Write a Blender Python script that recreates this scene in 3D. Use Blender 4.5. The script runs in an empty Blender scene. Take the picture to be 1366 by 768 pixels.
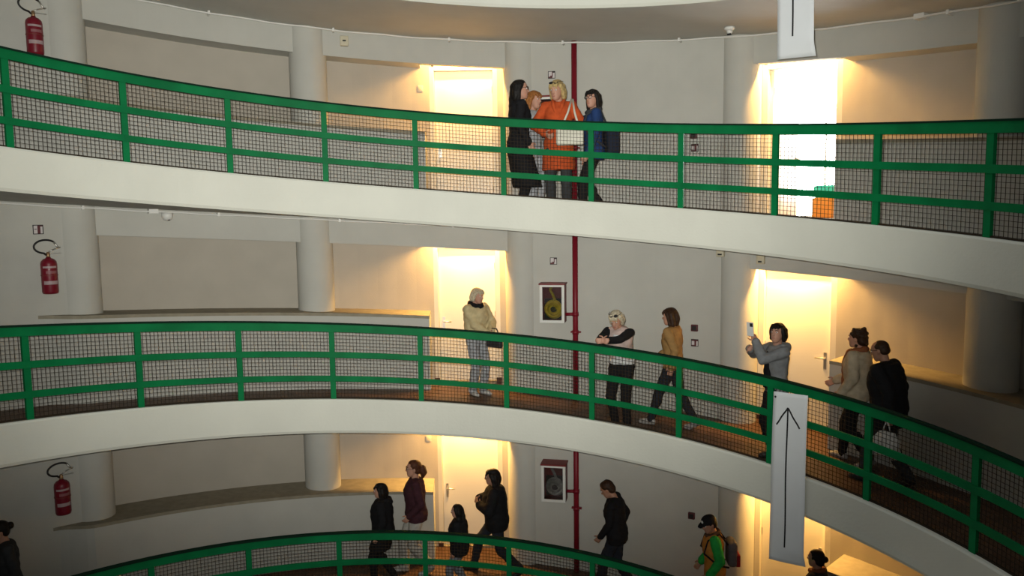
import bpy, bmesh, math, random
from math import sin, cos, pi, sqrt, radians
from mathutils import Vector, Matrix
random.seed(7)
SC = bpy.context.scene
COL = SC.collection

# ------------------------------------------------------------------ camera, world, lights, exposure
F_PX, PITCH, ROLL, CAM_R, R_RAIL, CAM_Z = 1033.83, 0.09567, 0.01296, 5.1477, 5.2474, 2.4715
P_TURN, K_SLOPE, YAW = 2.8475, 0.45097, 0.16181
POST0, POSTD = -0.80213, 0.221053
CAM_POS = Vector((0, -CAM_R, CAM_Z))

def cam_to_world(v):
    """camera axes (right, forward, up) -> world"""
    xr, yy, zr = v
    cr, sr = cos(ROLL), sin(ROLL)
    x = xr*cr + zr*sr; zz = -xr*sr + zr*cr
    cp, sp = cos(PITCH), sin(PITCH)
    y = yy*cp + zz*sp; z = -yy*sp + zz*cp
    cy, sy = cos(YAW), sin(YAW)
    return Vector((x*cy + y*sy, -x*sy + y*cy, z))

cam = bpy.data.cameras.new('camera')
cam.sensor_width = 36.0
cam.lens = F_PX*36.0/1366.0
cam.clip_start = 0.05
cam_ob = bpy.data.objects.new('camera', cam); COL.objects.link(cam_ob)
ax, ay, az = cam_to_world((1, 0, 0)), cam_to_world((0, 0, 1)), cam_to_world((0, -1, 0))
cam_ob.matrix_world = Matrix(((ax.x, ay.x, az.x, CAM_POS.x), (ax.y, ay.y, az.y, CAM_POS.y),
                              (ax.z, ay.z, az.z, CAM_POS.z), (0, 0, 0, 1)))
SC.camera = cam_ob

SC.view_settings.view_transform = 'Standard'
SC.view_settings.look = 'None'
SC.view_settings.gamma = 1.0
SC.view_settings.use_curve_mapping = False
SC.view_settings.exposure = 0.0

world = bpy.data.worlds.new('stairwell_ambient'); SC.world = world
world.use_nodes = True
bg = world.node_tree.nodes['Background']
bg.inputs[0].default_value = (1.0, 0.975, 0.91, 1)
bg.inputs[1].default_value = 0.125

# skylight closing the top of the void
sky = bpy.data.lights.new('skylight', 'AREA'); sky.shape = 'DISK'; sky.size = 9.0
sky.energy = 260; sky.color = (0.93, 0.97, 1.0)
sky_ob = bpy.data.objects.new('skylight', sky); COL.objects.link(sky_ob)
sky_ob.location = (0, 0, 12.5)

# the flash on the camera itself
fl = bpy.data.lights.new('camera_flash', 'SPOT')
fl.energy = 3300; fl.color = (1.0, 0.98, 0.89); fl.shadow_soft_size = 0.03
fl.spot_size = radians(85); fl.spot_blend = 1.0
fl_ob = bpy.data.objects.new('camera_flash', fl); COL.objects.link(fl_ob)
fl_ob.location = CAM_POS + cam_to_world((-0.05, 0.03, 0.06))
aim = cam_to_world(((575-683)/F_PX, 1.0, -(150-384)/F_PX)).normalized()
fl_ob.rotation_euler = (-aim).to_track_quat('Z', 'Y').to_euler()
LAMP_E = 115.0

# ------------------------------------------------------------------ materials
MATS = {}
def mat(name, col, rough=0.6, metal=0.0, noise=0.0, nscale=8.0, bump=0.0, bscale=60.0, spec=0.4, emit=None, estr=0.0, col2=None, alpha=1.0, trans=0.0, coat=0.0):
    if name in MATS: return MATS[name]
    m = bpy.data.materials.new(name); m.use_nodes = True
    nt = m.node_tree; b = nt.nodes['Principled BSDF']
    b.inputs['Base Color'].default_value = (*col, 1)
    b.inputs['Roughness'].default_value = rough
    b.inputs['Metallic'].default_value = metal
    b.inputs['Specular IOR Level'].default_value = spec
    b.inputs['Transmission Weight'].default_value = trans
    b.inputs['Coat Weight'].default_value = coat
    tc = nt.nodes.new('ShaderNodeTexCoord')
    if noise > 0 or col2:
        n = nt.nodes.new('ShaderNodeTexNoise'); n.inputs['Scale'].default_value = nscale; n.inputs['Detail'].default_value = 6
        nt.links.new(tc.outputs['Object'], n.inputs['Vector'])
        r = nt.nodes.new('ShaderNodeValToRGB')
        c2 = col2 or tuple(max(0, c*(1-noise)) for c in col)
        r.color_ramp.elements[0].position = 0.32; r.color_ramp.elements[1].position = 0.68
        r.color_ramp.elements[0].color = (*c2, 1); r.color_ramp.elements[1].color = (*col, 1)
        nt.links.new(n.outputs['Fac'], r.inputs['Fac']); nt.links.new(r.outputs['Color'], b.inputs['Base Color'])
    if bump > 0:
        n2 = nt.nodes.new('ShaderNodeTexNoise'); n2.inputs['Scale'].default_value = bscale; n2.inputs['Detail'].default_value = 4
        nt.links.new(tc.outputs['Object'], n2.inputs['Vector'])
        bp = nt.nodes.new('ShaderNodeBump'); bp.inputs['Strength'].default_value = bump; bp.inputs['Distance'].default_value = 0.01
        nt.links.new(n2.outputs['Fac'], bp.inputs['Height']); nt.links.new(bp.outputs['Normal'], b.inputs['Normal'])
    if emit:
        b.inputs['Emission Color'].default_value = (*emit, 1); b.inputs['Emission Strength'].default_value = estr
    MATS[name] = m
    return m

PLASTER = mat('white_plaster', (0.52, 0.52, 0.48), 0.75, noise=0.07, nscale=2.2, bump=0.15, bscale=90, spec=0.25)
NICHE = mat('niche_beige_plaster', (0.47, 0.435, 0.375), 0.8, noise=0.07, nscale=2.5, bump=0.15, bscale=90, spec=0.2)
FASCIA = mat('fascia_paint', (0.66, 0.665, 0.59), 0.6, noise=0.06, nscale=1.6, bump=0.25, bscale=30, spec=0.3)
TILE = mat('terracotta_floor', (0.11, 0.055, 0.028), 0.45, noise=0.45, nscale=5, bump=0.1, bscale=40)
LEDGE = mat('ledge_stone', (0.30, 0.27, 0.20), 0.7, noise=0.2, nscale=9)
GREEN = mat('green_paint', (0.0005, 0.16, 0.048), 0.55, noise=0.3, nscale=3.0, spec=0.12)
CAP = mat('dark_handrail', (0.006, 0.022, 0.013), 0.85, spec=0.05)
WIRE = mat('mesh_wire', (0.03, 0.022, 0.014), 0.7, spec=0.1)
DOORW = mat('door_white', (0.78, 0.75, 0.66), 0.4, spec=0.4)
FRAMEW = mat('door_frame_paint', (0.72, 0.68, 0.58), 0.45)
GAP = mat('dark_gap', (0.05, 0.045, 0.035), 0.8)
METAL = mat('brushed_steel', (0.62, 0.60, 0.56), 0.35, metal=1.0)
RED = mat('red_pipe_paint', (0.19, 0.007, 0.018), 0.45, spec=0.3)
DRED = mat('dark_red_box', (0.17, 0.02, 0.02), 0.5)
REDX = mat('extinguisher_red', (0.17, 0.006, 0.018), 0.4, spec=0.35, coat=0.1)
BLACK = mat('black_rubber', (0.012, 0.012, 0.013), 0.5)
WHITE = mat('white_plastic', (0.72, 0.72, 0.69), 0.4)
PAPER = mat('white_paper', (0.74, 0.77, 0.79), 0.7, noise=0.04, nscale=4)
INK = mat('black_marker', (0.01, 0.01, 0.012), 0.6)
STICK = mat('label_white', (0.40, 0.30, 0.31), 0.5)
SIGNR = mat('sign_dark_red', (0.10, 0.018, 0.022), 0.5)
SIGNW = mat('sign_white', (0.60, 0.56, 0.56), 0.5)
SIGNK = mat('sign_black', (0.02, 0.015, 0.015), 0.5)

# ------------------------------------------------------------------ helpers
def tag(o, label=None, cat=None, group=None, kind=None):
    if label: o['label'] = label
    if cat: o['category'] = cat
    if group: o['group'] = group
    if kind: o['kind'] = kind
    return o

def link(name, me, m=None, parent=None):
    o = bpy.data.objects.new(name, me); COL.objects.link(o)
    if m is not None and me is not None and len(me.materials) == 0: me.materials.append(m)
    if parent is not None: o.parent = parent
    return o

def empty(name, loc=(0, 0, 0), rz=0.0):
    o = bpy.data.objects.new(name, None); COL.objects.link(o)
    o.location = loc; o.rotation_euler = (0, 0, rz); o.empty_display_size = 0.1
    return o

def mesh(name, V, F, smooth=False):
    me = bpy.data.meshes.new(name)
    me.from_pydata([tuple(v) for v in V], [], F); me.update()
    bm = bmesh.new(); bm.from_mesh(me)
    bmesh.ops.remove_doubles(bm, verts=bm.verts, dist=1e-6)
    bmesh.ops.recalc_face_normals(bm, faces=bm.faces)
    bm.to_mesh(me); bm.free()
    if smooth:
        for p in me.polygons: p.use_smooth = True
    return me

class MB:
    """collects closed shapes into one mesh"""
    def __init__(s): s.V = []; s.F = []
    def add(s, V, F):
        b = len(s.V); s.V += [Vector(v) for v in V]; s.F += [[i+b for i in f] for f in F]; return s
    def box(s, c, d, M=None):
        x, y, z = d[0]/2, d[1]/2, d[2]/2
        V = [Vector((c[0]+sx*x, c[1]+sy*y, c[2]+sz*z)) for sx in (-1, 1) for sy in (-1, 1) for sz in (-1, 1)]
        if M is not None: V = [M @ v for v in V]
        return s.add(V, [(0, 1, 3, 2), (4, 6, 7, 5), (0, 4, 5, 1), (2, 3, 7, 6), (0, 2, 6, 4), (1, 5, 7, 3)])
    def tube(s, pts, rad, n=8, M=None, closed=False):
        pts = [Vector(p) for p in pts]
        rads = rad if isinstance(rad, (list, tuple)) else [rad]*len(pts)
        rings = []; up = None
        for i, p in enumerate(pts):
            if closed: t = pts[(i+1) % len(pts)] - pts[i-1]
            else: t = pts[min(i+1, len(pts)-1)] - pts[max(i-1, 0)]
            t.normalize()
            if up is None: up = Vector((0, 0, 1)) if abs(t.z) < 0.9 else Vector((1, 0, 0))
            a = t.cross(up).normalized(); b = a.cross(t).normalized(); up = b
            rings.append([p + (a*cos(2*pi*k/n) + b*sin(2*pi*k/n))*rads[i] for k in range(n)])
        V = [v for r in rings for v in r]
        if M is not None: V = [M @ v for v in V]
        F = []; L = len(rings)
        for i in range(L if closed else L-1):
            j = (i+1) % L
            for k in range(n):
                F.append((i*n+k, i*n+(k+1) % n, j*n+(k+1) % n, j*n+k))
        if not closed: F += [tuple(range(n))[::-1], tuple((L-1)*n+k for k in range(n))]
        return s.add(V, F)
    def lathe(s, prof, n=20, M=None):
        V = []; F = []
        for r, z in prof: V += [Vector((r*cos(2*pi*k/n), r*sin(2*pi*k/n), z)) for k in range(n)]
        if M is not None: V = [M @ v for v in V]
        for i in range(len(prof)-1):
            for k in range(n): F.append((i*n+k, i*n+(k+1) % n, (i+1)*n+(k+1) % n, (i+1)*n+k))
        F += [tuple(range(n))[::-1], tuple((len(prof)-1)*n+k for k in range(n))]
        return s.add(V, F)
    def prism(s, poly, y0, y1, M=None):
        n = len(poly)
        V = [Vector((x, y0, z)) for x, z in poly] + [Vector((x, y1, z)) for x, z in poly]
        if M is not None: V = [M @ v for v in V]
        F = [tuple(range(n))[::-1], tuple(range(n, 2*n))] + [(i, (i+1) % n, n+(i+1) % n, n+i) for i in range(n)]
        return s.add(V, F)
    def build(s, name, m, parent=None, smooth=False):
        return link(name, mesh(name, s.V, s.F, smooth), m, parent)

def base_z(phi, lev): return (1-lev)*P_TURN - K_SLOPE*phi
def pol(phi, r, h, lev=1): return Vector((r*sin(phi), r*cos(phi), base_z(phi, lev)+h))
FLOOR_H = -0.25
def floor_z(x, y, lev): return base_z(math.atan2(x, y), lev) + FLOOR_H

def sweep_data(prof, p0, p1, lev, n=None):
    """closed (r,h) outline carried along the ramp"""
    n = n or max(2, int(abs(p1-p0)/0.04))
    V = []; F = []; m = len(prof)
    for i in range(n+1):
        ph = p0 + (p1-p0)*i/n
        V += [pol(ph, r, h, lev) for r, h in prof]
    for i in range(n):
        for k in range(m): F.append((i*m+k, i*m+(k+1) % m, (i+1)*m+(k+1) % m, (i+1)*m+k))
    F += [tuple(range(m))[::-1], tuple(n*m+k for k in range(m))]
    return V, F
def sweep(name, prof, p0, p1, lev, m, parent=None, n=None, smooth=False):
    V, F = sweep_data(prof, p0, p1, lev, n)
    return link(name, mesh(name, V, F, smooth), m, parent)
def rect(r0, r1, h0, h1): return [(r0, h0), (r1, h0), (r1, h1), (r0, h1)]
def wallframe(phi, r, h, lev):
    """local x = to the right along the wall, y = into the wall, z = up; origin on the wall at h"""
    t = Vector((cos(phi), -sin(phi), 0)); n = Vector((sin(phi), cos(phi), 0)); p = pol(phi, r, h, lev)
    return Matrix(((t.x, n.x, 0, p.x), (t.y, n.y, 0, p.y), (0, 0, 1, p.z), (0, 0, 0, 1)))
def wallempty(name, phi, r, h, lev):
    o = empty(name); o.matrix_world = wallframe(phi, r, h, lev); return o

# ------------------------------------------------------------------ structure: ramps, walls, columns
PH0, PH1 = -1.45, 2.0
R_FLAT, R_PAR, R_NICHE, R_OUT = 7.22, 7.00, 7.65, 7.85
R_LINT = 7.25
H_CEIL, H_LINT, H_LEDGE = 2.39, 2.00, 0.935
COLS = [-0.590, -0.147, 0.298, 0.752, 1.197, 1.645]
LEVN = {-1: 'the topmost', 0: 'the upper', 1: 'the middle', 2: 'the lower'}
WALLLAB = {0: 'upper', 1: 'middle', 2: 'lower'}
D_L, D_R = (0.106, 0.240), (0.7835, 0.9265)     # clear openings of the two doors of every turn
H_DOOR = 2.12

for lev in (-1, 0, 1, 2):
    prof = [(5.20, -0.455), (5.185, -0.42), (5.185, -0.02), (5.20, 0.0), (5.285, 0.0), (5.295, -0.012), (5.295, FLOOR_H), (R_OUT, FLOOR_H), (R_OUT, -0.455)]
    o = sweep('floor', prof, PH0, PH1, lev, FASCIA, smooth=False, n=110)
    o.data.materials.append(TILE); o.data.materials.append(PLASTER)
    for p in o.data.polygons:
        c = p.center; r = math.hypot(c.x, c.y); hh = c.z - base_z(math.atan2(c.x, c.y), lev)
        if r > 5.3 and abs(hh-FLOOR_H) < 0.03: p.material_index = 1
        elif r > 5.3: p.material_index = 2
    tag(o, '%s turn of the spiral ramp: white curved fascia and brown floor' % LEVN[lev], 'ramp', None, 'structure')

def arc_pts(p, q, n): return [p+(q-p)*i/n for i in range(n+1)]

for lev in (0, 1, 2):
    w = WALLLAB[lev]
    # piers: plain curved wall between the door bays
    for side, a, b in (('left', PH0, COLS[0]+0.01), ('middle', COLS[2]-0.008, COLS[3]+0.008)):
        o = sweep('wall_'+side, rect(R_FLAT, R_OUT, FLOOR_H, H_CEIL), a, b, lev, PLASTER)
        tag(o, 'plain white wall %s on the %s ramp' % ('with the fire extinguisher' if side == 'left' else 'with the red pipe and hose cabinet', w), 'wall', None, 'structure')
    # wall at the back of the recesses, with the door openings
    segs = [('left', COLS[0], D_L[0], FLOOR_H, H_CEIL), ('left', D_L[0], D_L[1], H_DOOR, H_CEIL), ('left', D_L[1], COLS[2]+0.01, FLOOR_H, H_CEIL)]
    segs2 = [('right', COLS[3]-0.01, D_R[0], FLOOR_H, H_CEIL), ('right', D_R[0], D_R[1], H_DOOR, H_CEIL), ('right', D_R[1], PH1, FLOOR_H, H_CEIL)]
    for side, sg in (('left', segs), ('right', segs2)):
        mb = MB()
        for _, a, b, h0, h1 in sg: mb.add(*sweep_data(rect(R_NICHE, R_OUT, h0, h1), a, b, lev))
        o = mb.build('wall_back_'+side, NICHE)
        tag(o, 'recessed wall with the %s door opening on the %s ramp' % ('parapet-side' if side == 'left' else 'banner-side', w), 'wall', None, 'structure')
    # lintels, with their soffits; over the doors the soffit opens into the lamp pocket
    for side, a, b, d0, d1 in (('left', COLS[0], COLS[2], D_L[0]-0.022, COLS[2]), ('right', COLS[3], PH1, COLS[3], D_R[1]+0.016)):
        mb = MB()
        mb.add(*sweep_data(rect(R_LINT, R_LINT+0.12, H_LINT, H_CEIL), a, b, lev))
        s0, s1 = (a, d0) if side == 'left' else (d1, b)
        mb.add(*sweep_data(rect(R_LINT+0.12, R_NICHE, H_LINT, H_CEIL), s0, s1, lev))
        o = mb.build('wall_lintel_'+side, PLASTER)
        tag(o, 'white lintel over the %s recess of the %s ramp' % (side, w), 'lintel', None, 'structure')
    # parapet with stone ledge
    for side, a, b in (('left', -0.668, D_L[0]-0.012), ('right', D_R[1]+0.026, PH1)):
        mb = MB(); n = 60; V = []; F = []; W = []; G = []
        for i in range(n+1):
            ph = a + (b-a)*i/n
            rr = R_PAR
            if side == 'left':
                d = (ph-a)*7.0
                if d < 0.5: rr = R_PAR + 0.235*(0.5+0.5*cos(pi*d/0.5))
            V += [pol(ph, rr, FLOOR_H, lev), pol(ph, R_NICHE, FLOOR_H, lev), pol(ph, R_NICHE, H_LEDGE-0.045, lev), pol(ph, rr, H_LEDGE-0.045, lev)]
            rl = rr-0.012
            W += [pol(ph, rl, H_LEDGE-0.045, lev), pol(ph, R_NICHE, H_LEDGE-0.045, lev), pol(ph, R_NICHE, H_LEDGE, lev), pol(ph, rl, H_LEDGE, lev)]
        for i in range(n):
            for k in range(4): F.append((i*4+k, i*4+(k+1) % 4, (i+1)*4+(k+1) % 4, (i+1)*4+k))
        F += [(3, 2, 1, 0), tuple(n*4+k for k in range(4))]
        o = link('wall_parapet_'+side, mesh('parapet', V, F), PLASTER)
        tag(o, 'white parapet below the %s recess of the %s ramp' % (side, w), 'parapet', None, 'structure')
        t = link('trim_%d' % (lev*2+(1 if side == 'left' else 2)), mesh('ledge', W, F), LEDGE)
        tag(t, 'grey-brown stone ledge on the %s parapet of the %s ramp' % (side, w), 'ledge', None, 'structure')

def column_mesh(h0, h1):
    V = []; F = []; n = 28
    for h in (h0, h1):
        for k in range(n):
            x = 0.28*cos(2*pi*k/n); y = 7.42+0.28*sin(2*pi*k/n)
            V.append((x, y, -K_SLOPE*math.atan2(x, y)+h))
    F = [(k, (k+1) % n, n+(k+1) % n, n+k) for k in range(n)]
    me = mesh('column', V, F, True)
    me.materials.append(PLASTER); return me
CM_FULL, CM_LEDGE = column_mesh(FLOOR_H, H_CEIL), column_mesh(H_LEDGE, H_CEIL)
CNAME = ['beside the extinguisher wall', 'between the two left recesses', 'between the left door and the hose cabinet',
         'between the alarm sign and the right door', 'at the far end of the right recess', 'beyond the right recess']
for lev in (0, 1, 2):
    for i, ph in enumerate(COLS):
        o = link('column', CM_FULL if i in (2, 3) else CM_LEDGE)
        o.rotation_euler = (0, 0, -ph); o.location = (0, 0, base_z(ph, lev))
        tag(o, 'round white column %s on %s ramp' % (CNAME[i], LEVN[lev]), 'column', 'round columns along the ramp wall', 'structure')

# ------------------------------------------------------------------ railings
N_A, N_B = -3, 13
def hel(r, h, phi): return Vector((r*sin(phi), r*cos(phi), -K_SLOPE*phi+h))
def post_mesh():
    mb = MB(); a = 0.034/R_RAIL
    V = []; 
    for h in (-0.03, 0.985):
        for ph, r in ((-a, R_RAIL-0.02), (a, R_RAIL-0.02), (a, R_RAIL+0.02), (-a, R_RAIL+0.02)): V.append(hel(r, h, ph))
    mb.add(V, [(3, 2, 1, 0), (4, 5, 6, 7), (0, 1, 5, 4), (1, 2, 6, 5), (2, 3, 7, 6), (3, 0, 4, 7)])
    me = mesh('post', mb.V, mb.F); me.materials.append(GREEN); return me
def panel_mesh():
    mb = MB(); a0, a1 = 0.036/R_RAIL, POSTD-0.036/R_RAIL; w = 0.0021; rr = R_RAIL+0.008
    nv = 25
    for i in range(nv):
        ph = a0 + (a1-a0)*(i+0.5)/nv; d = w/R_RAIL
        V = [hel(r, h, p) for h in (0.012, 0.95) for p, r in ((ph-d, rr-w), (ph+d, rr-w), (ph+d, rr+w), (ph-d, rr+w))]
        mb.add(V, [(3, 2, 1, 0), (4, 5, 6, 7), (0, 1, 5, 4), (1, 2, 6, 5), (2, 3, 7, 6), (3, 0, 4, 7)])
    nh = 21
    for j in range(nh):
        h = 0.02 + 0.92*j/(nh-1); V = []; F = []; n = 4
        for i in range(n+1):
            ph = a0+(a1-a0)*i/n
            V += [hel(rr-w, h-w, ph), hel(rr+w, h-w, ph), hel(rr+w, h+w, ph), hel(rr-w, h+w, ph)]
        for i in range(n):
            for k in range(4): F.append((i*4+k, i*4+(k+1) % 4, (i+1)*4+(k+1) % 4, (i+1)*4+k))
        mb.add(V, F)
    me = mesh('mesh_panel', mb.V, mb.F); me.materials.append(WIRE); return me
POST_ME, PANEL_ME = post_mesh(), panel_mesh()
RLAB = {-1: 'green steel railing with wire mesh along the topmost ramp, paper strip tied to it',
        0: 'green steel railing with wire mesh in front of the orange-coated woman',
        1: 'green steel railing with wire mesh that the paper arrow hangs from',
        2: 'green steel railing with wire mesh of the lowest ramp in view'}
for lev in (-1, 0, 1, 2):
    root = empty('ramp_railing', (R_RAIL*sin(0.4), R_RAIL*cos(0.4), base_z(0.4, lev)))
    inv = Matrix.Translation(-root.location)
    tag(root, RLAB[lev], 'railing', 'railings of the spiral ramp')
    p0, p1 = POST0+N_A*POSTD-0.04, POST0+N_B*POSTD+0.04
    for nm, h0, h1, r0, r1, m in (('top_rail', 0.895, 0.992, -0.024, 0.024, GREEN), ('handrail_cap', 0.992, 1.012, -0.034, 0.034, CAP),
                                  ('middle_rail', 0.553, 0.628, -0.027, 0.0, GREEN), ('middle_rail', 0.235, 0.308, -0.027, 0.0, GREEN), ('bottom_strip', 0.001, 0.016, -0.008, 0.016, WIRE)):
        o = sweep(nm, rect(R_RAIL+r0, R_RAIL+r1, h0, h1), p0, p1, lev, m, n=90); o.parent = root; o.matrix_parent_inverse = inv
    for i in range(N_A, N_B+1):
        ph = POST0+i*POSTD
        o = link('post', POST_ME); o.parent = root; o.matrix_parent_inverse = inv
        o.rotation_euler = (0, 0, -ph); o.location = (0, 0, base_z(ph, lev))
        if i < N_B:
            q = link('mesh_panel', PANEL_ME); q.parent = root; q.matrix_parent_inverse = inv; q['kind'] = 'stuff'
            q.rotation_euler = (0, 0, -ph); q.location = (0, 0, base_z(ph, lev))

# ------------------------------------------------------------------ doors and their lamps
LAMP_GLOW = mat('lamp_glow', (1, 0.9, 0.7), 0.5, emit=(1.0, 0.72, 0.36), estr=14.0)
DAY = mat('daylight_pane', (1, 1, 1), 0.3, emit=(0.97, 0.99, 1.0), estr=26.0)
ORANGE_CLOTH = mat('orange_blanket', (0.75, 0.30, 0.05), 0.8)
TEAL = mat('teal_cushion', (0.05, 0.55, 0.42), 0.8)
WOOD = mat('room_wood_floor', (0.35, 0.22, 0.12), 0.5, noise=0.2)

def make_door(num, lev, ph, side, label, opened=False):
    root = wallempty('door_%d' % num, ph, R_NICHE, FLOOR_H, lev)
    tag(root, label, 'door', None, 'structure')
    hw, top = 0.47, 2.25
    for s in (-1, 1):
        mb = MB(); mb.box((s*(hw+0.047), 0.04, 1.12), (0.088, 0.12, 2.38))
        mb.box((s*(hw+0.012), 0.055, 1.12), (0.024, 0.09, 2.28))
        mb.build('jamb', FRAMEW, root)
        MB().box((s*(hw+0.096), -0.008, 1.12), (0.010, 0.02, 2.38)).build('shadow_joint', GAP, root)
        MB().box((s*(hw+0.045), -0.033, 0.03), (0.085, 0.026, 0.12)).build('plinth_block', mat('plinth_brown', (0.05, 0.02, 0.012), 0.6), root)
    MB().box((0, 0.04, top+0.06), (2*hw, 0.12, 0.12)).build('head_board', FRAMEW, root)
    MB().box((0, 0.05, 0.005), (2*hw, 0.12, 0.05)).build('threshold', LEDGE, root)
    leaf = empty('leaf'); leaf.parent = root
    hs = -side      # handle side: +1 right
    if opened:
        leaf.location = (-hw+0.02, 0.10, 0); leaf.rotation_euler = (0, 0, radians(88)); off = hw-0.02
    else:
        leaf.location = (0, 0.065, 0); off = 0.0
    MB().box((off, 0, 1.14), (2*hw-0.008, 0.045, 2.21)).build('panel', DOORW, leaf)
    hx = off + hs*(hw-0.075)
    MB().box((hx, -0.027, 0.99), (0.042, 0.010, 0.24)).build('handle_plate', METAL, leaf)
    MB().tube([(hx, -0.03, 1.03), (hx, -0.075, 1.03), (hx-hs*0.02, -0.08, 1.03), (hx-hs*0.13, -0.08, 1.03)], 0.011).build('lever', METAL, leaf, True)
    for z in (0.35, 1.15, 1.95):
        MB().tube([(off-hs*(hw-0.006), -0.03, z-0.05), (off-hs*(hw-0.006), -0.03, z+0.05)], 0.009).build('hinge', METAL, leaf)
    return root

LAMP_LAB = {'L': 'warm tube lamp above the door beside the ledge', 'R': 'warm tube lamp above the door behind the paper arrow'}
def make_lamp(lev, ph, side, energy):
    root = wallempty('ceiling_lamp', ph, 7.50, H_CEIL, lev)
    tag(root, 'warm tube lamp hidden behind the lintel above the %s door of %s ramp' % (side, LEVN[lev]), 'lamp', 'tube lamps above the doors')
    sl = -K_SLOPE/7.5
    MB().prism([(-0.33, -0.02-0.33*sl*1.0), (0.33, -0.02+0.33*sl), (0.33, 0.0+0.33*sl), (-0.33, 0.0-0.33*sl)], -0.035, 0.035).build('housing', WHITE, root)
    MB().tube([(-0.30, 0, -0.045-0.30*sl), (0.30, 0, -0.045+0.30*sl)], 0.014, 10).build('glass_tube', LAMP_GLOW, root, True)
    for s in (-1, 1):
        MB().box((s*0.31, 0, -0.035+s*0.31*sl), (0.025, 0.035, 0.05)).build('socket', WHITE, root)
    L = bpy.data.lights.new('lamp_light', 'AREA'); L.shape = 'RECTANGLE'; L.size = 0.6; L.size_y = 0.05
    L.energy = energy; L.color = (1.0, 0.53, 0.14)
    lo = bpy.data.objects.new('lamp_light', L); COL.objects.link(lo); lo.parent = root; lo.location = (0, 0, -0.075)
    lo.rotation_euler = (0, -math.atan(sl), 0)

DPL, DPR = (D_L[0]+D_L[1])/2, (D_R[0]+D_R[1])/2
DOOR_LAB = {(0, 'L'): 'pale door left of the four people on the upper ramp', (0, 'R'): 'open doorway full of daylight on the upper ramp',
            (1, 'L'): 'pale door behind the woman in the cream knit', (1, 'R'): 'pale door behind the woman holding up a phone',
            (2, 'L'): 'pale door behind the dark-coated walkers on the lower ramp', (2, 'R'): 'pale door behind the long paper arrow on the lower ramp'}
k = 0
for lev in (0, 1, 2):
    for side, ph, s in (('L', DPL, 1), ('R', DPR, -1)):
        k += 1
        make_door(k, lev, ph, s, DOOR_LAB[(lev, side)], opened=(lev == 0 and side == 'R'))
        make_lamp(lev, ph, 'left' if side == 'L' else 'right', LAMP_E)

# room behind the open door
rm = wallframe(DPR, R_OUT, FLOOR_H, 0)
def roombox(name, c, d, m, label, cat='wall'):
    o = MB().box(c, d).build(name, m); o.matrix_world = rm
    return tag(o, label, cat, None, 'structure')
roombox('floor', (-0.4, 1.9, -0.02), (3.2, 3.8, 0.06), WOOD, 'wooden floor of the bright room behind the open door', 'floor')
roombox('ceiling', (-0.4, 1.9, 2.46), (3.2, 3.8, 0.06), PLASTER, 'white ceiling of the bright room', 'ceiling')
roombox('wall_room_left', (-2.03, 1.9, 1.2), (0.06, 3.8, 2.5), PLASTER, 'white side wall of the bright room, near the door leaf')
roombox('wall_room_right', (1.23, 1.9, 1.2), (0.06, 3.8, 2.5), PLASTER, 'white side wall of the bright room, beside the bed')
roombox('wall_room_back', (-0.4, 3.78, 0.06), (3.2, 0.06, 0.16), PLASTER, 'white sill wall under the bright window')
wr = empty('window_1'); wr.matrix_world = rm; tag(wr, 'large daylight window of the bright room', 'window', None, 'structure')
for x in (-1.45, -0.4, 0.65):
    MB().box((x, 3.78, 1.28), (1.0, 0.02, 2.26)).build('pane', DAY, wr)
for x in (-1.96, -0.925, 0.125, 1.16):
    MB().box((x, 3.76, 1.28), (0.05, 0.06, 2.3)).build('mullion', WHITE, wr)
bed = empty('bed'); bed.matrix_world = rm @ Matrix.Translation((0.42, 1.75, 0.01))
tag(bed, 'bed with orange blanket and teal bolster seen through the bright doorway', 'bed')
for sx in (-1, 1):
    for sy in (-1, 1): MB().box((sx*0.5, sy*0.9, 0.07), (0.06, 0.06, 0.14)).build('leg', WOOD, bed)
def rbox(c, d, b=0.03, M=None):
    bm = bmesh.new(); bmesh.ops.create_cube(bm, size=1.0)
    for v in bm.verts: v.co = Vector((c[0]+v.co.x*d[0], c[1]+v.co.y*d[1], c[2]+v.co.z*d[2]))
    bmesh.ops.bevel(bm, geom=bm.edges[:], offset=b, segments=3, affect='EDGES', profile=0.6)
    if M is not None: bmesh.ops.transform(bm, matrix=M, verts=bm.verts)
    me = bpy.data.meshes.new('rbox'); bm.to_mesh(me); bm.free()
    for p in me.polygons: p.use_smooth = True
    return me
link('blanket', rbox((0, 0, 0.275), (1.15, 2.0, 0.31), 0.04), ORANGE_CLOTH, bed)
link('bolster', rbox((0, -0.86, 0.52), (1.12, 0.26, 0.19), 0.05), TEAL, bed)

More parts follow.
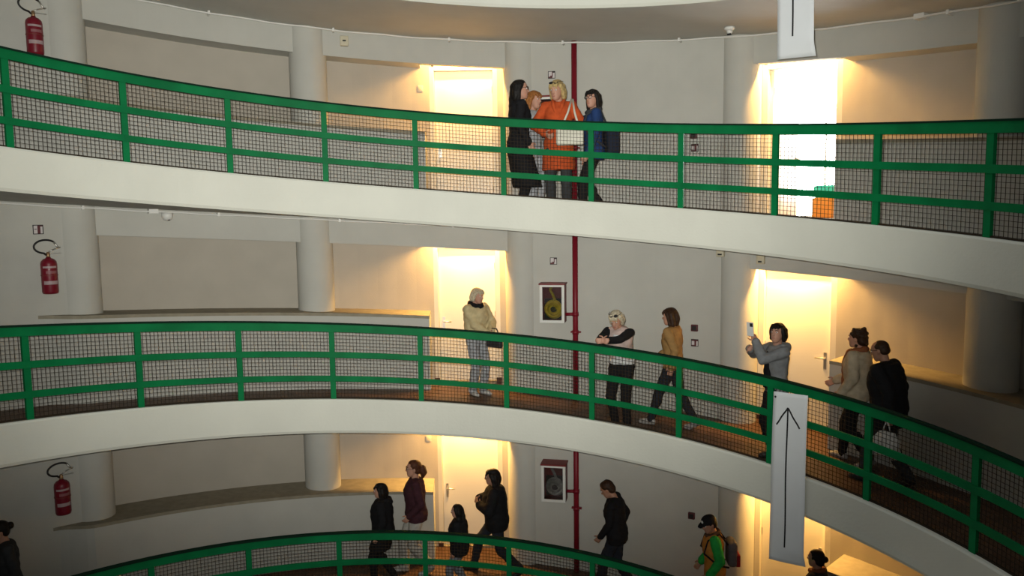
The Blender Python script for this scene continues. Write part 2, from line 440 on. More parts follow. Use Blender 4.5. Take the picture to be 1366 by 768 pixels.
# ------------------------------------------------------------------ fire extinguishers
def make_extinguisher(lev, label, dz=0.0, dphi=0.0):
    root = wallempty('fire_extinguisher', -0.6475+dphi, R_FLAT, 1.225+dz, lev)
    tag(root, label, 'extinguisher', 'fire extinguishers on the wall')
    y = -0.125; T = Matrix.Translation((0, y, 0))
    body = MB().lathe([(0.07, 0.0), (0.088, 0.006), (0.095, 0.03), (0.095, 0.385), (0.088, 0.42), (0.062, 0.448), (0.03, 0.462), (0.026, 0.475)], 24, T).build('cylinder', REDX, root, True)
    # printed labels wrapped on the cylinder
    for z0, z1, a0, a1, m in ((0.335, 0.36, -150, -48, STICK), (0.265, 0.30, -128, -50, mat('label_pink', (0.26, 0.10, 0.11), 0.5)), (0.125, 0.17, -148, -42, STICK)):
        V = []; F = []; n = 10
        for i in range(n+1):
            a = radians(a0+(a1-a0)*i/n)
            for r, z in ((0.0945, z0), (0.0965, z0), (0.0965, z1), (0.0945, z1)): V.append((r*cos(a), y+r*sin(a), z))
        for i in range(n):
            for q in range(4): F.append((i*4+q, i*4+(q+1) % 4, (i+1)*4+(q+1) % 4, (i+1)*4+q))
        F += [(3, 2, 1, 0), tuple(n*4+q for q in range(4))]
        link('label_strip', mesh('label', V, F), m, body)
    MB().lathe([(0.022, 0.47), (0.024, 0.49), (0.02, 0.53), (0.012, 0.54)], 14, T).build('valve', mat('valve_brass', (0.35, 0.22, 0.12), 0.4, metal=0.7), root, True)
    MB().tube([(0.0, y, 0.53), (0.05, y, 0.565), (0.15, y, 0.598)], [0.009, 0.008, 0.006], 8).build('carry_handle', METAL, root, True)
    MB().box((0.075, y, 0.52), (0.15, 0.018, 0.010)).build('squeeze_lever', METAL, root)
    pts = []
    for i in range(21):
        a = radians(-100 - 215*i/20)
        pts.append((-0.025+0.135*cos(a), y-0.02*sin(pi*i/20), 0.61+0.085*sin(a)))
    pts = [(-0.02, y, 0.50)] + pts
    MB().tube(pts, 0.0125, 8).build('hose', BLACK, root, True)
    MB().tube([pts[-1], (0.115, y-0.005, 0.60), (0.14, y, 0.585)], [0.013, 0.011, 0.008], 8).build('nozzle', METAL, root, True)
    MB().box((0, -0.012, 0.25), (0.06, 0.026, 0.16)).build('wall_bracket', DRED, root)
    MB().lathe([(0.097, 0.235), (0.099, 0.235), (0.099, 0.25), (0.097, 0.25)], 24, T).build('strap', DRED, root)
make_extinguisher(0, 'red fire extinguisher showing above the green rail of the upper ramp', 0.17, 0.003)
make_extinguisher(1, 'red fire extinguisher below a small framed sign on the middle ramp')
make_extinguisher(2, 'red fire extinguisher on the lower ramp near the dark-haired bun', -0.085, -0.004)

# ------------------------------------------------------------------ signs
def make_sign(name, lev, ph, h, size, kind, label):
    root = wallempty(name, ph, R_FLAT, h, lev); s = size/2
    tag(root, label, 'sign', 'small fire safety signs')
    MB().box((0, -0.004, 0), (size, 0.008, size)).build('plate', SIGNW if kind != 'dark' else SIGNR, root)
    def bar(n, x0, x1, z0, z1, m): MB().box(((x0+x1)/2*s, -0.0095, (z0+z1)/2*s), ((x1-x0)*s, 0.003, (z1-z0)*s)).build(n, m, root)
    for a in ((-1, 1, 0.84, 1), (-1, 1, -1, -0.84), (-1, -0.84, -0.84, 0.84), (0.84, 1, -0.84, 0.84)): bar('border', *a, SIGNK)
    if kind == 'ext':
        bar('symbol_panel', -0.12, 0.42, -0.84, 0.84, SIGNR)
        bar('symbol_bar', -0.7, -0.25, 0.02, 0.16, SIGNK); bar('symbol_corner', 0.42, 0.84, 0.62, 0.84, SIGNR)
    elif kind == 'hose':
        bar('symbol_base', -0.84, 0.2, -0.84, -0.45, SIGNR); bar('symbol_stem', 0.08, 0.3, -0.45, 0.84, SIGNR)
        bar('symbol_arm', 0.3, 0.84, 0.55, 0.84, SIGNK); bar('symbol_step', -0.4, 0.1, -0.45, -0.2, SIGNR)
    elif kind == 'alarm':
        bar('symbol_top', -0.84, 0.84, 0.5, 0.84, SIGNR); bar('symbol_stem', -0.08, 0.4, -0.84, 0.5, SIGNR)
        MB().lathe([(0.26*s, 0), (0.26*s, 0.003)], 14, Matrix.Translation((-0.42*s, -0.0085, -0.25*s)) @ Matrix.Rotation(pi/2, 4, 'X')).build('symbol_disc', SIGNW, root)
        bar('symbol_foot', -0.84, -0.1, -0.84, -0.6, SIGNR)
make_sign('extinguisher_sign', 1, -0.656, 2.05, 0.122, 'ext', 'small framed sign above the extinguisher of the middle ramp')
make_sign('hose_sign', 0, 0.3684, 1.898, 0.112, 'hose', 'small hose sign over the hair of the orange-coated woman')
make_sign('hose_sign', 1, 0.3693, 1.889, 0.112, 'hose', 'small hose sign above the hose cabinet of the middle ramp')
make_sign('alarm_sign', 1, 0.6734, 0.832, 0.11, 'alarm', 'small dark red pictogram sign below the alarm button of the middle ramp')
make_sign('alarm_sign', 0, 0.6696, 0.842, 0.11, 'alarm', 'small pictogram sign seen through the mesh of the upper railing')
def make_callpoint(lev, ph, h, label):
    root = wallempty('alarm_button', ph, R_FLAT, h, lev); tag(root, label, 'alarm button', 'fire alarm buttons')
    link('case', rbox((0, -0.022, 0), (0.10, 0.044, 0.10), 0.01), SIGNR, root)
    MB().box((0, -0.046, 0), (0.066, 0.004, 0.066)).build('press_plate', SIGNK, root)
make_callpoint(0, 0.6678, 1.02, 'dark red alarm button just below the top rail of the upper ramp')
make_callpoint(1, 0.6731, 1.056, 'dark red alarm button on the wall of the middle ramp')
make_callpoint(2, 0.6706, 1.027, 'dark red alarm button near the person in the black cap')

# ------------------------------------------------------------------ hose cabinets and standpipe
GLASS = mat('cabinet_glass', (0.9, 0.92, 0.9), 0.05, trans=1.0, spec=0.5)
def make_cabinet(lev, hosecol, label, h0):
    root = wallempty('hose_cabinet', 0.3705, R_FLAT, h0, lev); tag(root, label, 'hose cabinet', 'fire hose cabinets')
    W, D, H = 0.385, 0.24, 0.60
    t = 0.015
    for nm, c, d in (('side_panel', (-W/2+t/2, -D/2, H/2), (t, D, H)), ('side_panel', (W/2-t/2, -D/2, H/2), (t, D, H)),
                     ('bottom_panel', (0, -D/2, t/2), (W, D, t)), ('back_panel', (0, -t/2, H/2), (W, t, H))):
        MB().box(c, d).build(nm, DRED, root)
    MB().prism([(-W/2-0.012, H-0.01), (W/2+0.012, H-0.01), (W/2+0.012, H+0.015), (-W/2-0.012, H+0.015)], -D-0.03, 0).build('roof', DRED, root)
    y = -D-0.008; fb = 0.042
    dr = empty('cabinet_door'); dr.parent = root
    for c, d in (((-W/2+fb/2, y, H/2), (fb, 0.016, H)), ((W/2-fb/2, y, H/2), (fb, 0.016, H)), ((0, y, fb/2), (W-2*fb, 0.016, fb)), ((0, y, H-fb/2), (W-2*fb, 0.016, fb))):
        MB().box(c, d).build('door_frame', WHITE, dr)
    MB().box((0, y+0.002, H/2), (W-2*fb, 0.004, H-2*fb)).build('glass_pane', GLASS, dr)
    hm = mat('hose_'+hosecol, {'yellow': (0.62, 0.44, 0.03), 'grey': (0.30, 0.28, 0.27), 'dark': (0.1, 0.09, 0.08)}[hosecol], 0.7, noise=0.4, nscale=20)
    pts = []
    for i in range(120):
        a = i/120*2*pi*4; r = 0.055+0.085*i/120
        pts.append((r*cos(a), -0.10-0.03*sin(a*0.5), 0.20+r*sin(a)))
    MB().tube(pts, 0.022, 8).build('hose_coil', hm, root, True)
    MB().tube([(0.03, -0.12, 0.34), (0.0, -0.13, 0.42), (-0.05, -0.11, 0.50), (-0.03, -0.08, 0.54)], 0.022, 8).build('hose_end', hm, root, True)
    MB().box((0, -0.04, 0.2), (0.3, 0.03, 0.32)).build('hose_cradle', mat('cradle', (0.05, 0.035, 0.03), 0.7), root)
make_cabinet(0, 'dark', 'dark red hose cabinet half hidden behind the ginger-haired woman', 0.945)
make_cabinet(1, 'yellow', 'dark red hose cabinet with white framed glass and yellow hose', 0.945)
make_cabinet(2, 'grey', 'dark red hose cabinet with grey coiled hose on the lower ramp', 0.93)

PIPE_PH, PIPE_R = 0.418, 7.155
pr = empty('standpipe', pol(PIPE_PH, PIPE_R, FLOOR_H, 2)); tag(pr, 'dark red vertical fire water pipe running past the hose cabinets', 'pipe')
inv = Matrix.Translation(-pr.location)
def pp(o): o.parent = pr; o.matrix_parent_inverse = inv; return o
for lev in (0, 1, 2):
    z0 = pol(PIPE_PH, PIPE_R, FLOOR_H, lev); z1 = pol(PIPE_PH, PIPE_R, H_CEIL, lev)
    pp(MB().tube([z0, z1], 0.043, 16).build('pipe', RED, None, True))
    for h in (0.80, 1.085):
        a = pol(PIPE_PH, PIPE_R, h-0.03, lev); b = pol(PIPE_PH, PIPE_R, h+0.03, lev)
        pp(MB().tube([a, b], 0.052, 16).build('coupling', RED, None, True))
    zc = pol(PIPE_PH, PIPE_R, 1.085, lev).z
    q = pol(0.3975, PIPE_R-0.02, 1.085, lev); q.z = zc
    pp(MB().tube([pol(PIPE_PH, PIPE_R, 1.085, lev), q], 0.026, 12).build('branch', RED, None, True))
    M = wallframe(PIPE_PH, R_FLAT, 0.80, lev)
    pp(MB().box((0, -0.03, 0), (0.16, 0.05, 0.025), M).build('wall_clamp', RED))

# ------------------------------------------------------------------ small wall fittings
CREAM = mat('cream_plastic', (0.55, 0.51, 0.38), 0.5)
for lev, lab in ((0, 'thin white cable conduit under the ceiling of the upper ramp'), (1, 'thin white cable conduit under the ceiling of the middle ramp')):
    root = empty('cable_conduit', pol(0.2, R_FLAT, H_CEIL-0.03, lev)); tag(root, lab, 'conduit', 'cable conduits under the ceilings')
    inv2 = Matrix.Translation(-root.location)
    pts = [pol(PH0+(PH1-PH0)*i/90, 7.095, H_CEIL-0.035+0.006*sin(i*1.7), lev) for i in range(91)]
    o = MB().tube(pts, 0.013, 6).build('cable', WHITE, root, True); o.matrix_parent_inverse = inv2
    for i in range(14):
        ph = PH0+0.13+i*0.245
        o = MB().box((0, -0.078, H_CEIL-0.03), (0.03, 0.124, 0.05), wallframe(ph, R_FLAT, 0, lev)).build('clip', WHITE, root); o.matrix_parent_inverse = inv2
    for ph in ((0.845, 1.085) if lev == 0 else (-0.462,)):
        o = MB().box((0, -0.083, H_CEIL-0.03), (0.12, 0.134, 0.06), wallframe(ph, R_FLAT, 0, lev)).build('junction_box', WHITE, root); o.matrix_parent_inverse = inv2
def fitting(name, lev, ph, r, h, parts, label, cat):
    root = wallempty(name, ph, r, h, lev); tag(root, label, cat)
    for nm, kind, c, d, m in parts:
        if kind == 'box': link(nm, rbox(c, d, min(d)*0.2), m, root)
        else: MB().lathe([(d[0], 0), (d[0], d[1]*0.5), (d[0]*0.7, d[1]*0.85), (d[0]*0.2, d[1])], 18, Matrix.Translation(c) @ Matrix.Rotation(pi/2 if kind == 'out' else pi, 4, 'X')).build(nm, m, root, True)
fitting('sensor_box', 0, -0.0725, R_LINT, 2.235, [('case', 'box', (0, -0.035, 0), (0.125, 0.07, 0.15), CREAM), ('lens_slot', 'box', (0, -0.072, 0), (0.05, 0.012, 0.022), BLACK)], 'cream sensor box on the lintel above the left recess', 'sensor')
fitting('sensor_box', 1, 0.8045, R_LINT, 2.15, [('case', 'box', (0, -0.035, 0), (0.11, 0.07, 0.13), CREAM), ('lens_slot', 'box', (0, -0.072, -0.03), (0.05, 0.012, 0.022), BLACK)], 'cream sensor box on the lintel over the phone-holding woman', 'sensor')
fitting('sensor_box', 1, 0.728, 7.165, 2.20, [('case', 'box', (0, -0.035, 0), (0.11, 0.08, 0.11), CREAM), ('lens_slot', 'box', (0, -0.077, -0.02), (0.06, 0.012, 0.022), BLACK)], 'cream sensor box high on the column over the middle alarm button', 'sensor')
fitting('security_camera', 1, -0.44, 6.99, 2.295, [('mount', 'box', (0, 0.1, 0.015), (0.05, 0.24, 0.05), WHITE), ('housing', 'down', (0, 0, 0.05), (0.075, 0.11), WHITE), ('lens', 'box', (0.01, -0.03, -0.045), (0.03, 0.04, 0.025), SIGNK)], 'white dome camera under the ceiling of the middle ramp', 'camera')
fitting('smoke_detector', 0, 0.765, 6.62, 2.385, [('base', 'down', (0, 0, 0.0), (0.07, 0.05), WHITE), ('sensor_head', 'down', (0, 0, -0.045), (0.04, 0.045), WHITE), ('indicator', 'box', (0, -0.02, -0.095), (0.05, 0.03, 0.02), BLACK)], 'white smoke detector on the ceiling before the bright doorway', 'detector')
for lev, ph, h, lab in ((0, 0.083, 1.68, 'small number plate beside the left door of the upper ramp'), (2, 0.083, 1.62, 'small number plate beside the left door of the lower ramp'),
                        (0, 0.768, 1.71, 'small number plate beside the bright doorway of the upper ramp'), (1, 0.768, 1.66, 'small number plate beside the right door of the middle ramp')):
    fitting('number_plate', lev, ph, R_NICHE, h, [('plate', 'box', (0, -0.004, 0), (0.085, 0.008, 0.10), PLASTER), ('print', 'box', (0, -0.009, 0), (0.05, 0.003, 0.06), CREAM)], lab, 'plate')

# ------------------------------------------------------------------ paper strips with the drawn arrow
def make_banner(lev, corners, strokes, label, dot):
    """corners in (phi,h): TL,TR,BL,BR; strokes in sheet coordinates (u right, v down 0..1)"""
    TL, TR, BL, BR = corners
    def pt(u, v, off):
        a = [TL[i]*(1-u)+TR[i]*u for i in (0, 1)]; b = [BL[i]*(1-u)+BR[i]*u for i in (0, 1)]
        ph, h = [a[i]*(1-v)+b[i]*v for i in (0, 1)]
        curl = 0.012*sin(pi*u)*(0.3+v) + 0.008*sin(5*v) - (0.05*max(0, v-0.93)/0.07*u)
        hfix = h - (0.0)
        return pol(ph, 5.165-0.015-curl-off, hfix, lev)
    root = empty('paper_banner', pt(0.5, 0.0, 0)); tag(root, label, 'banner', 'paper arrow strips hung from the railings')
    inv = Matrix.Translation(-root.location)
    def sheet(name, us, vs, o0, o1, m):
        V = []; F = []; nu = len(us); nv = len(vs)
        for off in (o0, o1):
            for v in vs:
                for u in us: V.append(pt(u, v, off))
        N = nu*nv
        for j in range(nv-1):
            for i in range(nu-1):
                a = j*nu+i; F.append((a, a+1, a+nu+1, a+nu)); F.append((N+a, N+a+nu, N+a+nu+1, N+a+1))
        for j in range(nv-1):
            a = j*nu; F.append((a, a+nu, N+a+nu, N+a)); a = j*nu+nu-1; F.append((a, N+a, N+a+nu, a+nu))
        for i in range(nu-1):
            a = i; F.append((a, N+a, N+a+1, a+1)); a = (nv-1)*nu+i; F.append((a, a+1, N+a+1, N+a))
        o = link(name, mesh(name, V, F, True), m, root); o.matrix_parent_inverse = inv
    sheet('sheet', arc_pts(0, 1, 8), arc_pts(0, 1, 40), 0, 0.0015, PAPER)
    for (u0, v0), (u1, v1), wd in strokes:
        V = []; F = []; n = 24
        for i in range(n+1):
            t = i/n; u = u0+(u1-u0)*t + 0.006*sin(9*t); v = v0+(v1-v0)*t
            L = (u1-u0, (v1-v0)*4.8); l = math.hypot(*L); nx, ny = -L[1]/l*wd, L[0]/l*wd/4.8
            V += [pt(u-nx, v-ny, 0.0028), pt(u+nx, v+ny, 0.0028), pt(u+nx, v+ny, 0.001), pt(u-nx, v-ny, 0.001)]
        for i in range(n):
            for q in range(4): F.append((i*4+q, i*4+(q+1) % 4, (i+1)*4+(q+1) % 4, (i+1)*4+q))
        F += [(3, 2, 1, 0), tuple(n*4+q for q in range(4))]
        o = link('arrow_stroke', mesh('arrow_stroke', V, F), INK, root); o.matrix_parent_inverse = inv
    if dot:
        o = MB().lathe([(0.012, 0), (0.012, 0.006), (0.006, 0.01)], 10, Matrix.Translation(pt(0.06, 0.03, 0.0)) @ Matrix.Rotation(-0.98, 4, 'Z') @ Matrix.Rotation(pi/2, 4, 'X')).build('pin', SIGNK, root); o.matrix_parent_inverse = inv
make_banner(1, ((0.9826, 0.883), (1.0624, 0.938), (0.978, -1.093), (1.0599, -1.025)),
            [((0.46, 0.905), (0.44, 0.085), 0.022), ((0.12, 0.19), (0.44, 0.085), 0.022), ((0.80, 0.195), (0.44, 0.085), 0.022)],
            'long white paper strip with a drawn arrow hanging across the middle fascia', True)
make_banner(-1, ((0.970, 0.88), (1.050, 0.92), (0.9746, -1.157), (1.0559, -1.139)),
            [((0.44, 0.89), (0.44, 0.085), 0.022), ((0.12, 0.19), (0.44, 0.085), 0.022), ((0.80, 0.195), (0.44, 0.085), 0.022)],
            'white paper strip end with the shaft of an arrow hanging before the bright doorway', True)

# ------------------------------------------------------------------ people
import numpy as np
PENDING = []          # (object, voxel, smoothing, fold amplitude)

def blob(name, mb, m, parent, voxel=0.011, sm=3, fold=0.0):
    me = bpy.data.meshes.new(name); me.from_pydata([tuple(v) for v in mb.V], [], mb.F); me.update()
    o = link(name, me, m, parent)
    r = o.modifiers.new('r', 'REMESH'); r.mode = 'VOXEL'; r.voxel_size = voxel; r.use_smooth_shade = True
    if sm:
        k = o.modifiers.new('s', 'SMOOTH'); k.factor = 0.5; k.iterations = sm
    PENDING.append((o, fold, m))
    return o

def flush_blobs():
    dg = bpy.context.evaluated_depsgraph_get()
    done = []
    for o, fold, m in PENDING: done.append(bpy.data.meshes.new_from_object(o.evaluated_get(dg)))
    for (o, fold, m), me in zip(PENDING, done):
        old = o.data; o.modifiers.clear(); o.data = me; me.name = o.name
        me.materials.clear(); me.materials.append(m)
        if fold > 0:
            n = len(me.vertices); co = np.empty(n*3); me.vertices.foreach_get('co', co); co = co.reshape(-1, 3)
            no = np.empty(n*3); me.vertex_normals.foreach_get('vector', no); no = no.reshape(-1, 3)
            sd = random.random()*9
            w = np.sin(co[:, 2]*38+co[:, 0]*21+sd+2*np.sin(co[:, 1]*17)) + 0.7*np.sin(co[:, 2]*67-co[:, 1]*44+sd*2)+0.6*np.sin(co[:, 0]*52+co[:, 1]*31)
            co += no*(fold*w)[:, None]*0.6
            me.vertices.foreach_set('co', co.ravel()); me.update()
        for p in me.polygons: p.use_smooth = True
        if old.users == 0: bpy.data.meshes.remove(old)
    PENDING.clear()

def uvsphere(mb, c, rad, M=None, n=12, m=8):
    V = []; F = []
    for i in range(m+1):
        t = pi*i/m
        for k in range(n): 
            v = Vector((rad[0]*sin(t)*cos(2*pi*k/n), rad[1]*sin(t)*sin(2*pi*k/n), rad[2]*cos(t)))
            V.append((M @ v if M is not None else v)+Vector(c))
    for i in range(m):
        for k in range(n): F.append((i*n+k, (i+1)*n+k, (i+1)*n+(k+1) % n, i*n+(k+1) % n))
    mb.add(V, F)
def rcone(mb, p0, r0, p1, r1, n=12):
    p0, p1 = Vector(p0), Vector(p1)
    uvsphere(mb, p0, (r0,)*3, None, n, 8); uvsphere(mb, p1, (r1,)*3, None, n, 8)
    if (p1-p0).length > 1e-4: mb.tube([p0, p1], [r0, r1], n)
def chain(mb, pts, rads, n=12):
    for i in range(len(pts)-1): rcone(mb, pts[i], rads[i], pts[i+1], rads[i+1], n)
def loft(mb, secs, n=22):
    """secs: (center, vec half width, vec half depth)"""
    V = []; F = []
    for c, a, b in secs:
        for k in range(n): V.append(Vector(c)+a*cos(2*pi*k/n)+b*sin(2*pi*k/n))
    L = len(secs)
    for i in range(L-1):
        for k in range(n): F.append((i*n+k, i*n+(k+1) % n, (i+1)*n+(k+1) % n, (i+1)*n+k))
    F += [tuple(range(n))[::-1], tuple((L-1)*n+k for k in range(n))]
    mb.add(V, F)
def ik(a, t, l1, l2, hint):
    a, t, hint = Vector(a), Vector(t), Vector(hint)
    d = t-a; L = d.length
    if L > (l1+l2)*0.998: d = d*((l1+l2)*0.998/L); L = d.length; t = a+d
    u = d.normalized(); x = (l1*l1-l2*l2+L*L)/(2*L); h = sqrt(max(0, l1*l1-x*x))
    p = (hint-u*hint.dot(u)).normalized()
    return a+u*x+p*h, t

FAB = {}
def fabric(name, col, rough=0.85, nz=0.25):
    return mat('cloth_'+name, col, rough, noise=nz, nscale=14, bump=0.25, bscale=160, spec=0.15)
def skin(name, col): return mat('skin_'+name, col, 0.55, noise=0.12, nscale=12, spec=0.35)
def hairm(name, col): return mat('hair_'+name, col, 0.45, noise=0.5, nscale=40, bump=0.5, bscale=120, spec=0.18)
SK = skin('fair', (0.50, 0.27, 0.19)); SK2 = skin('tan', (0.40, 0.21, 0.14))
EYEW = mat('eye_white', (0.7, 0.68, 0.65), 0.3); EYEP = mat('eye_dark', (0.02, 0.012, 0.01), 0.2); LIP = mat('lips', (0.36, 0.09, 0.08), 0.5)
LENS = mat('dark_lens', (0.015, 0.015, 0.018), 0.1)

class Person:
    def __init__(s, lev, ph, r, H, a, label, lean=0.0, twist=0.0, side=0.0, hyaw=0.0, hpitch=0.0, hroll=0.0, feet=None, hands=None, elbows=None,
                 fist=(30, 30), skinm=SK, hips=(0, 0), wide=1.0, female=True, pelz=0.0):
        s.H, s.k, s.wide = H, H/1.71, wide
        t = Vector((-cos(ph), sin(ph), 0)); nn = Vector((-sin(ph), -cos(ph), 0)); a = radians(a)
        fwd = t*cos(a)+nn*sin(a)
        loc = Vector((r*sin(ph), r*cos(ph), 0)); loc.z = floor_z(loc.x, loc.y, lev)
        s.lev, s.loc, s.yaw = lev, loc, math.atan2(fwd.y, fwd.x)
        s.root = empty('person', loc, s.yaw); tag(s.root, label, 'person', 'visitors on the spiral ramp')
        s.lean, s.twist, s.side = radians(lean), radians(twist), radians(side)
        s.hy, s.hp, s.hr = radians(hyaw), radians(hpitch), radians(hroll)
        s.px, s.pz = hips[0], hips[1]+pelz
        s.skin = skinm; s.female = female; s.fist = fist
        # joints (canonical metres, scaled by k on output)
        s.feet = feet or ((0.02, 0.10, 0, 5), (-0.02, -0.10, 0, -5))       # x, y, heel lift, toe-out deg ; left then right
        s.hip = [Vector((s.px, 0.085, 0.90+s.pz)), Vector((s.px, -0.085, 0.90+s.pz))]
        s.ank, s.knee = [], []
        for i in (0, 1):
            x, y, lift, out = s.feet[i]
            gz = s.ground(x, y)
            an = Vector((x, y, 0.085+lift+gz))
            kn, an = ik(s.hip[i], an, 0.43, 0.41, Vector((cos(radians(out)), sin(radians(out)), 0.15)))
            s.knee.append(kn); s.ank.append(an)
        sw = 0.165 if female else 0.185; sw *= wide
        s.sh = [s.S(0.0, sw, 1.395), s.S(0.0, -sw, 1.395)]
        hands = hands or (None, None); elbows = elbows or (None, None)
        s.el, s.wr = [], []
        for i in (0, 1):
            sg = 1 if i == 0 else -1
            tg = Vector(hands[i]) if hands[i] is not None else s.S(0.05, sg*(sw+0.045), 0.90) 
            hint = Vector(elbows[i]) if elbows[i] is not None else Vector((-1, sg*0.35, 0))
            e, w = ik(s.sh[i], tg, 0.275, 0.245, hint)
            s.el.append(e); s.wr.append(w)
        s.body()
    def ground(s, x, y):
        c, q = cos(s.yaw), sin(s.yaw); k = s.k
        wx, wy = s.loc.x+(x*c-y*q)*k, s.loc.y+(x*q+y*c)*k
        return (floor_z(wx, wy, s.lev)-s.loc.z)/k
    def rot(s, z):
        f = max(0.0, min(1.0, (z-0.95)/0.28))
        return Matrix.Rotation(s.twist*f, 3, 'Z') @ Matrix.Rotation(s.lean*f, 3, 'Y') @ Matrix.Rotation(s.side*f, 3, 'X')
    def S(s, x, y, z):
        p = Vector((s.px, 0, 0.95+s.pz))
        if z <= 0.95: return Vector((x, y, z+s.pz)) + Vector((s.px, 0, 0))
        # integrate along the spine so the bend is smooth
        q = p.copy(); zz = 0.95; step = 0.02
        while zz < z-1e-6:
            d = min(step, z-zz); q = q + s.rot(zz+d/2) @ Vector((0, 0, d)); zz += d
        return q + s.rot(z) @ Vector((x, y, 0))
    def sc(s, mb):
        mb.V = [v*s.k for v in mb.V]; return mb
    def sec(s, z, hw, hd, x=0.0):
        R = s.rot(z); return (s.S(x, 0, z), R @ Vector((0, hw*s.wide, 0)), R @ Vector((hd, 0, 0)))
    TORSO = [(0.80, 0.10, 0.085, -0.005), (0.86, 0.155, 0.105, -0.01), (0.93, 0.165, 0.112, -0.012), (1.01, 0.145, 0.10, -0.005), (1.08, 0.130, 0.092, 0.0),
             (1.18, 0.143, 0.105, 0.008), (1.27, 0.155, 0.115, 0.01), (1.35, 0.162, 0.10, 0.0), (1.41, 0.135, 0.078, -0.01), (1.445, 0.085, 0.06, -0.012)]
    def hframe(s):
        R = s.rot(1.5) @ Matrix.Rotation(s.hy, 3, 'Z') @ Matrix.Rotation(s.hp, 3, 'Y') @ Matrix.Rotation(s.hr, 3, 'X')
        piv = s.S(-0.005, 0, 1.475)
        return R, piv + R @ Vector((0.022, 0, 0.128))
    def hp_(s, x, y, z):
        R, c = s.hframe(); return c + R @ Vector((x, y, z))
    def head_secs(s, g=0.0):
        R, c = s.hframe(); out = []
        for z, cx, hw, hd in ((-0.118, 0.048, 0.022, 0.028), (-0.105, 0.042, 0.040, 0.048), (-0.08, 0.03, 0.054, 0.066), (-0.045, 0.014, 0.064, 0.084), (0.0, 0.0, 0.071, 0.096),
                              (0.04, -0.004, 0.074, 0.099), (0.075, -0.008, 0.067, 0.088), (0.098, -0.010, 0.048, 0.066), (0.112, -0.01, 0.022, 0.03)):
            out.append((c+R @ Vector((cx, 0, z)), R @ Vector((0, hw+g, 0)), R @ Vector((hd+g, 0, 0))))
        return out
    def hand(s, mb, i):
        w = s.wr[i]; d = (s.wr[i]-s.el[i]).normalized(); sg = 1 if i == 0 else -1
        inn = Vector((0.1, -sg, 0)); inn = (inn-d*inn.dot(d))
        if inn.length < 0.2: inn = Vector((0, 0, -1))-d*(-d.z)
        inn.normalize()                 # palm faces inwards
        across = d.cross(inn).normalized()
        if (across.x*1.0+across.z*0.5) < 0: across = -across      # thumb side forward / up
        loft(mb, [(w-d*0.02, across*0.024, inn*0.019), (w+d*0.02, across*0.032, inn*0.017), (w+d*0.06, across*0.041, inn*0.016), (w+d*0.092, across*0.040, inn*0.013)], 14)
        curl = radians(s.fist[i])
        for j, (off, ln) in enumerate(((0.031, 0.070), (0.0105, 0.080), (-0.0105, 0.075), (-0.031, 0.058))):
            p = w+d*0.085+across*off; dirn = (d+across*off*2.2).normalized(); pts = [p]; ang = 0
            for seg, c in ((0.42, 0.55), (0.32, 1.0), (0.26, 0.8)):
                ang += curl*c; dd = dirn*cos(ang)+inn*sin(ang); p = p+dd*ln*seg; pts.append(p)
            chain(mb, pts, [0.0098, 0.0092, 0.0085, 0.0075], 8)
        p = w+d*0.025+across*0.026+inn*0.004
        q = p+(d*0.55+across*0.75+inn*0.25).normalized()*0.040; q2 = q+(d*0.85+across*0.25+inn*0.45).normalized()*0.034
        chain(mb, [p, q, q2], [0.013, 0.0105, 0.0085], 8)
    def body(s):
        mb = MB()
        loft(mb, [s.sec(z, hw, hd, x) for z, hw, hd, x in s.TORSO])
        chain(mb, [s.S(-0.012, 0, 1.42), s.S(-0.006, 0, 1.47), s.hp_(-0.02, 0, -0.05)], [0.062, 0.052, 0.050])
        loft(mb, s.head_secs(), 20)
        chain(mb, [s.hp_(0.090, 0, 0.022), s.hp_(0.108, 0, -0.022)], [0.008, 0.014], 8)
        for sg in (-1, 1):
            uvsphere(mb, s.hp_(-0.008, sg*0.074, -0.008), (0.018, 0.011, 0.030), s.hframe()[0], 10, 8)
            uvsphere(mb, s.hp_(0.088, sg*0.010, -0.03), (0.012, 0.010, 0.008), s.hframe()[0], 8, 6)
        for i in (0, 1):
            chain(mb, [s.hip[i], s.knee[i], s.ank[i]], [0.082, 0.053, 0.036])
            mid = (s.knee[i]*0.68+s.ank[i]*0.32) - Vector((0.012, 0, 0)); uvsphere(mb, mid, (0.05, 0.05, 0.10))
            chain(mb, [s.sh[i], s.el[i], s.wr[i]], [0.047, 0.038, 0.026])
            s.hand(mb, i)
            f = s.foot_pts(i); chain(mb, f, [0.032, 0.034, 0.024])
        blob('body', s.sc(mb), s.skin, s.root, 0.0075, 2)
        R, c = s.hframe(); k = s.k
        for sg in (-1, 1):
            e = MB(); uvsphere(e, s.hp_(0.083, sg*0.031, 0.010), (0.011, 0.014, 0.009), R, 10, 6); s.sc(e).build('eye', EYEW, s.root, True)
            e = MB(); uvsphere(e, s.hp_(0.0905, sg*0.031, 0.010), (0.005, 0.0065, 0.0065), R, 8, 6); s.sc(e).build('iris', EYEP, s.root, True)
        e = MB(); uvsphere(e, s.hp_(0.086, 0, -0.062), (0.013, 0.024, 0.0075), R, 12, 6); s.sc(e).build('mouth', LIP, s.root, True)
    def brows(s, m):
        for sg in (-1, 1):
            e = MB(); chain(e, [s.hp_(0.094, sg*0.016, 0.030), s.hp_(0.090, sg*0.034, 0.034), s.hp_(0.080, sg*0.050, 0.029)], [0.004, 0.0045, 0.003], 6); s.sc(e).build('eyebrow', m, s.root, True)
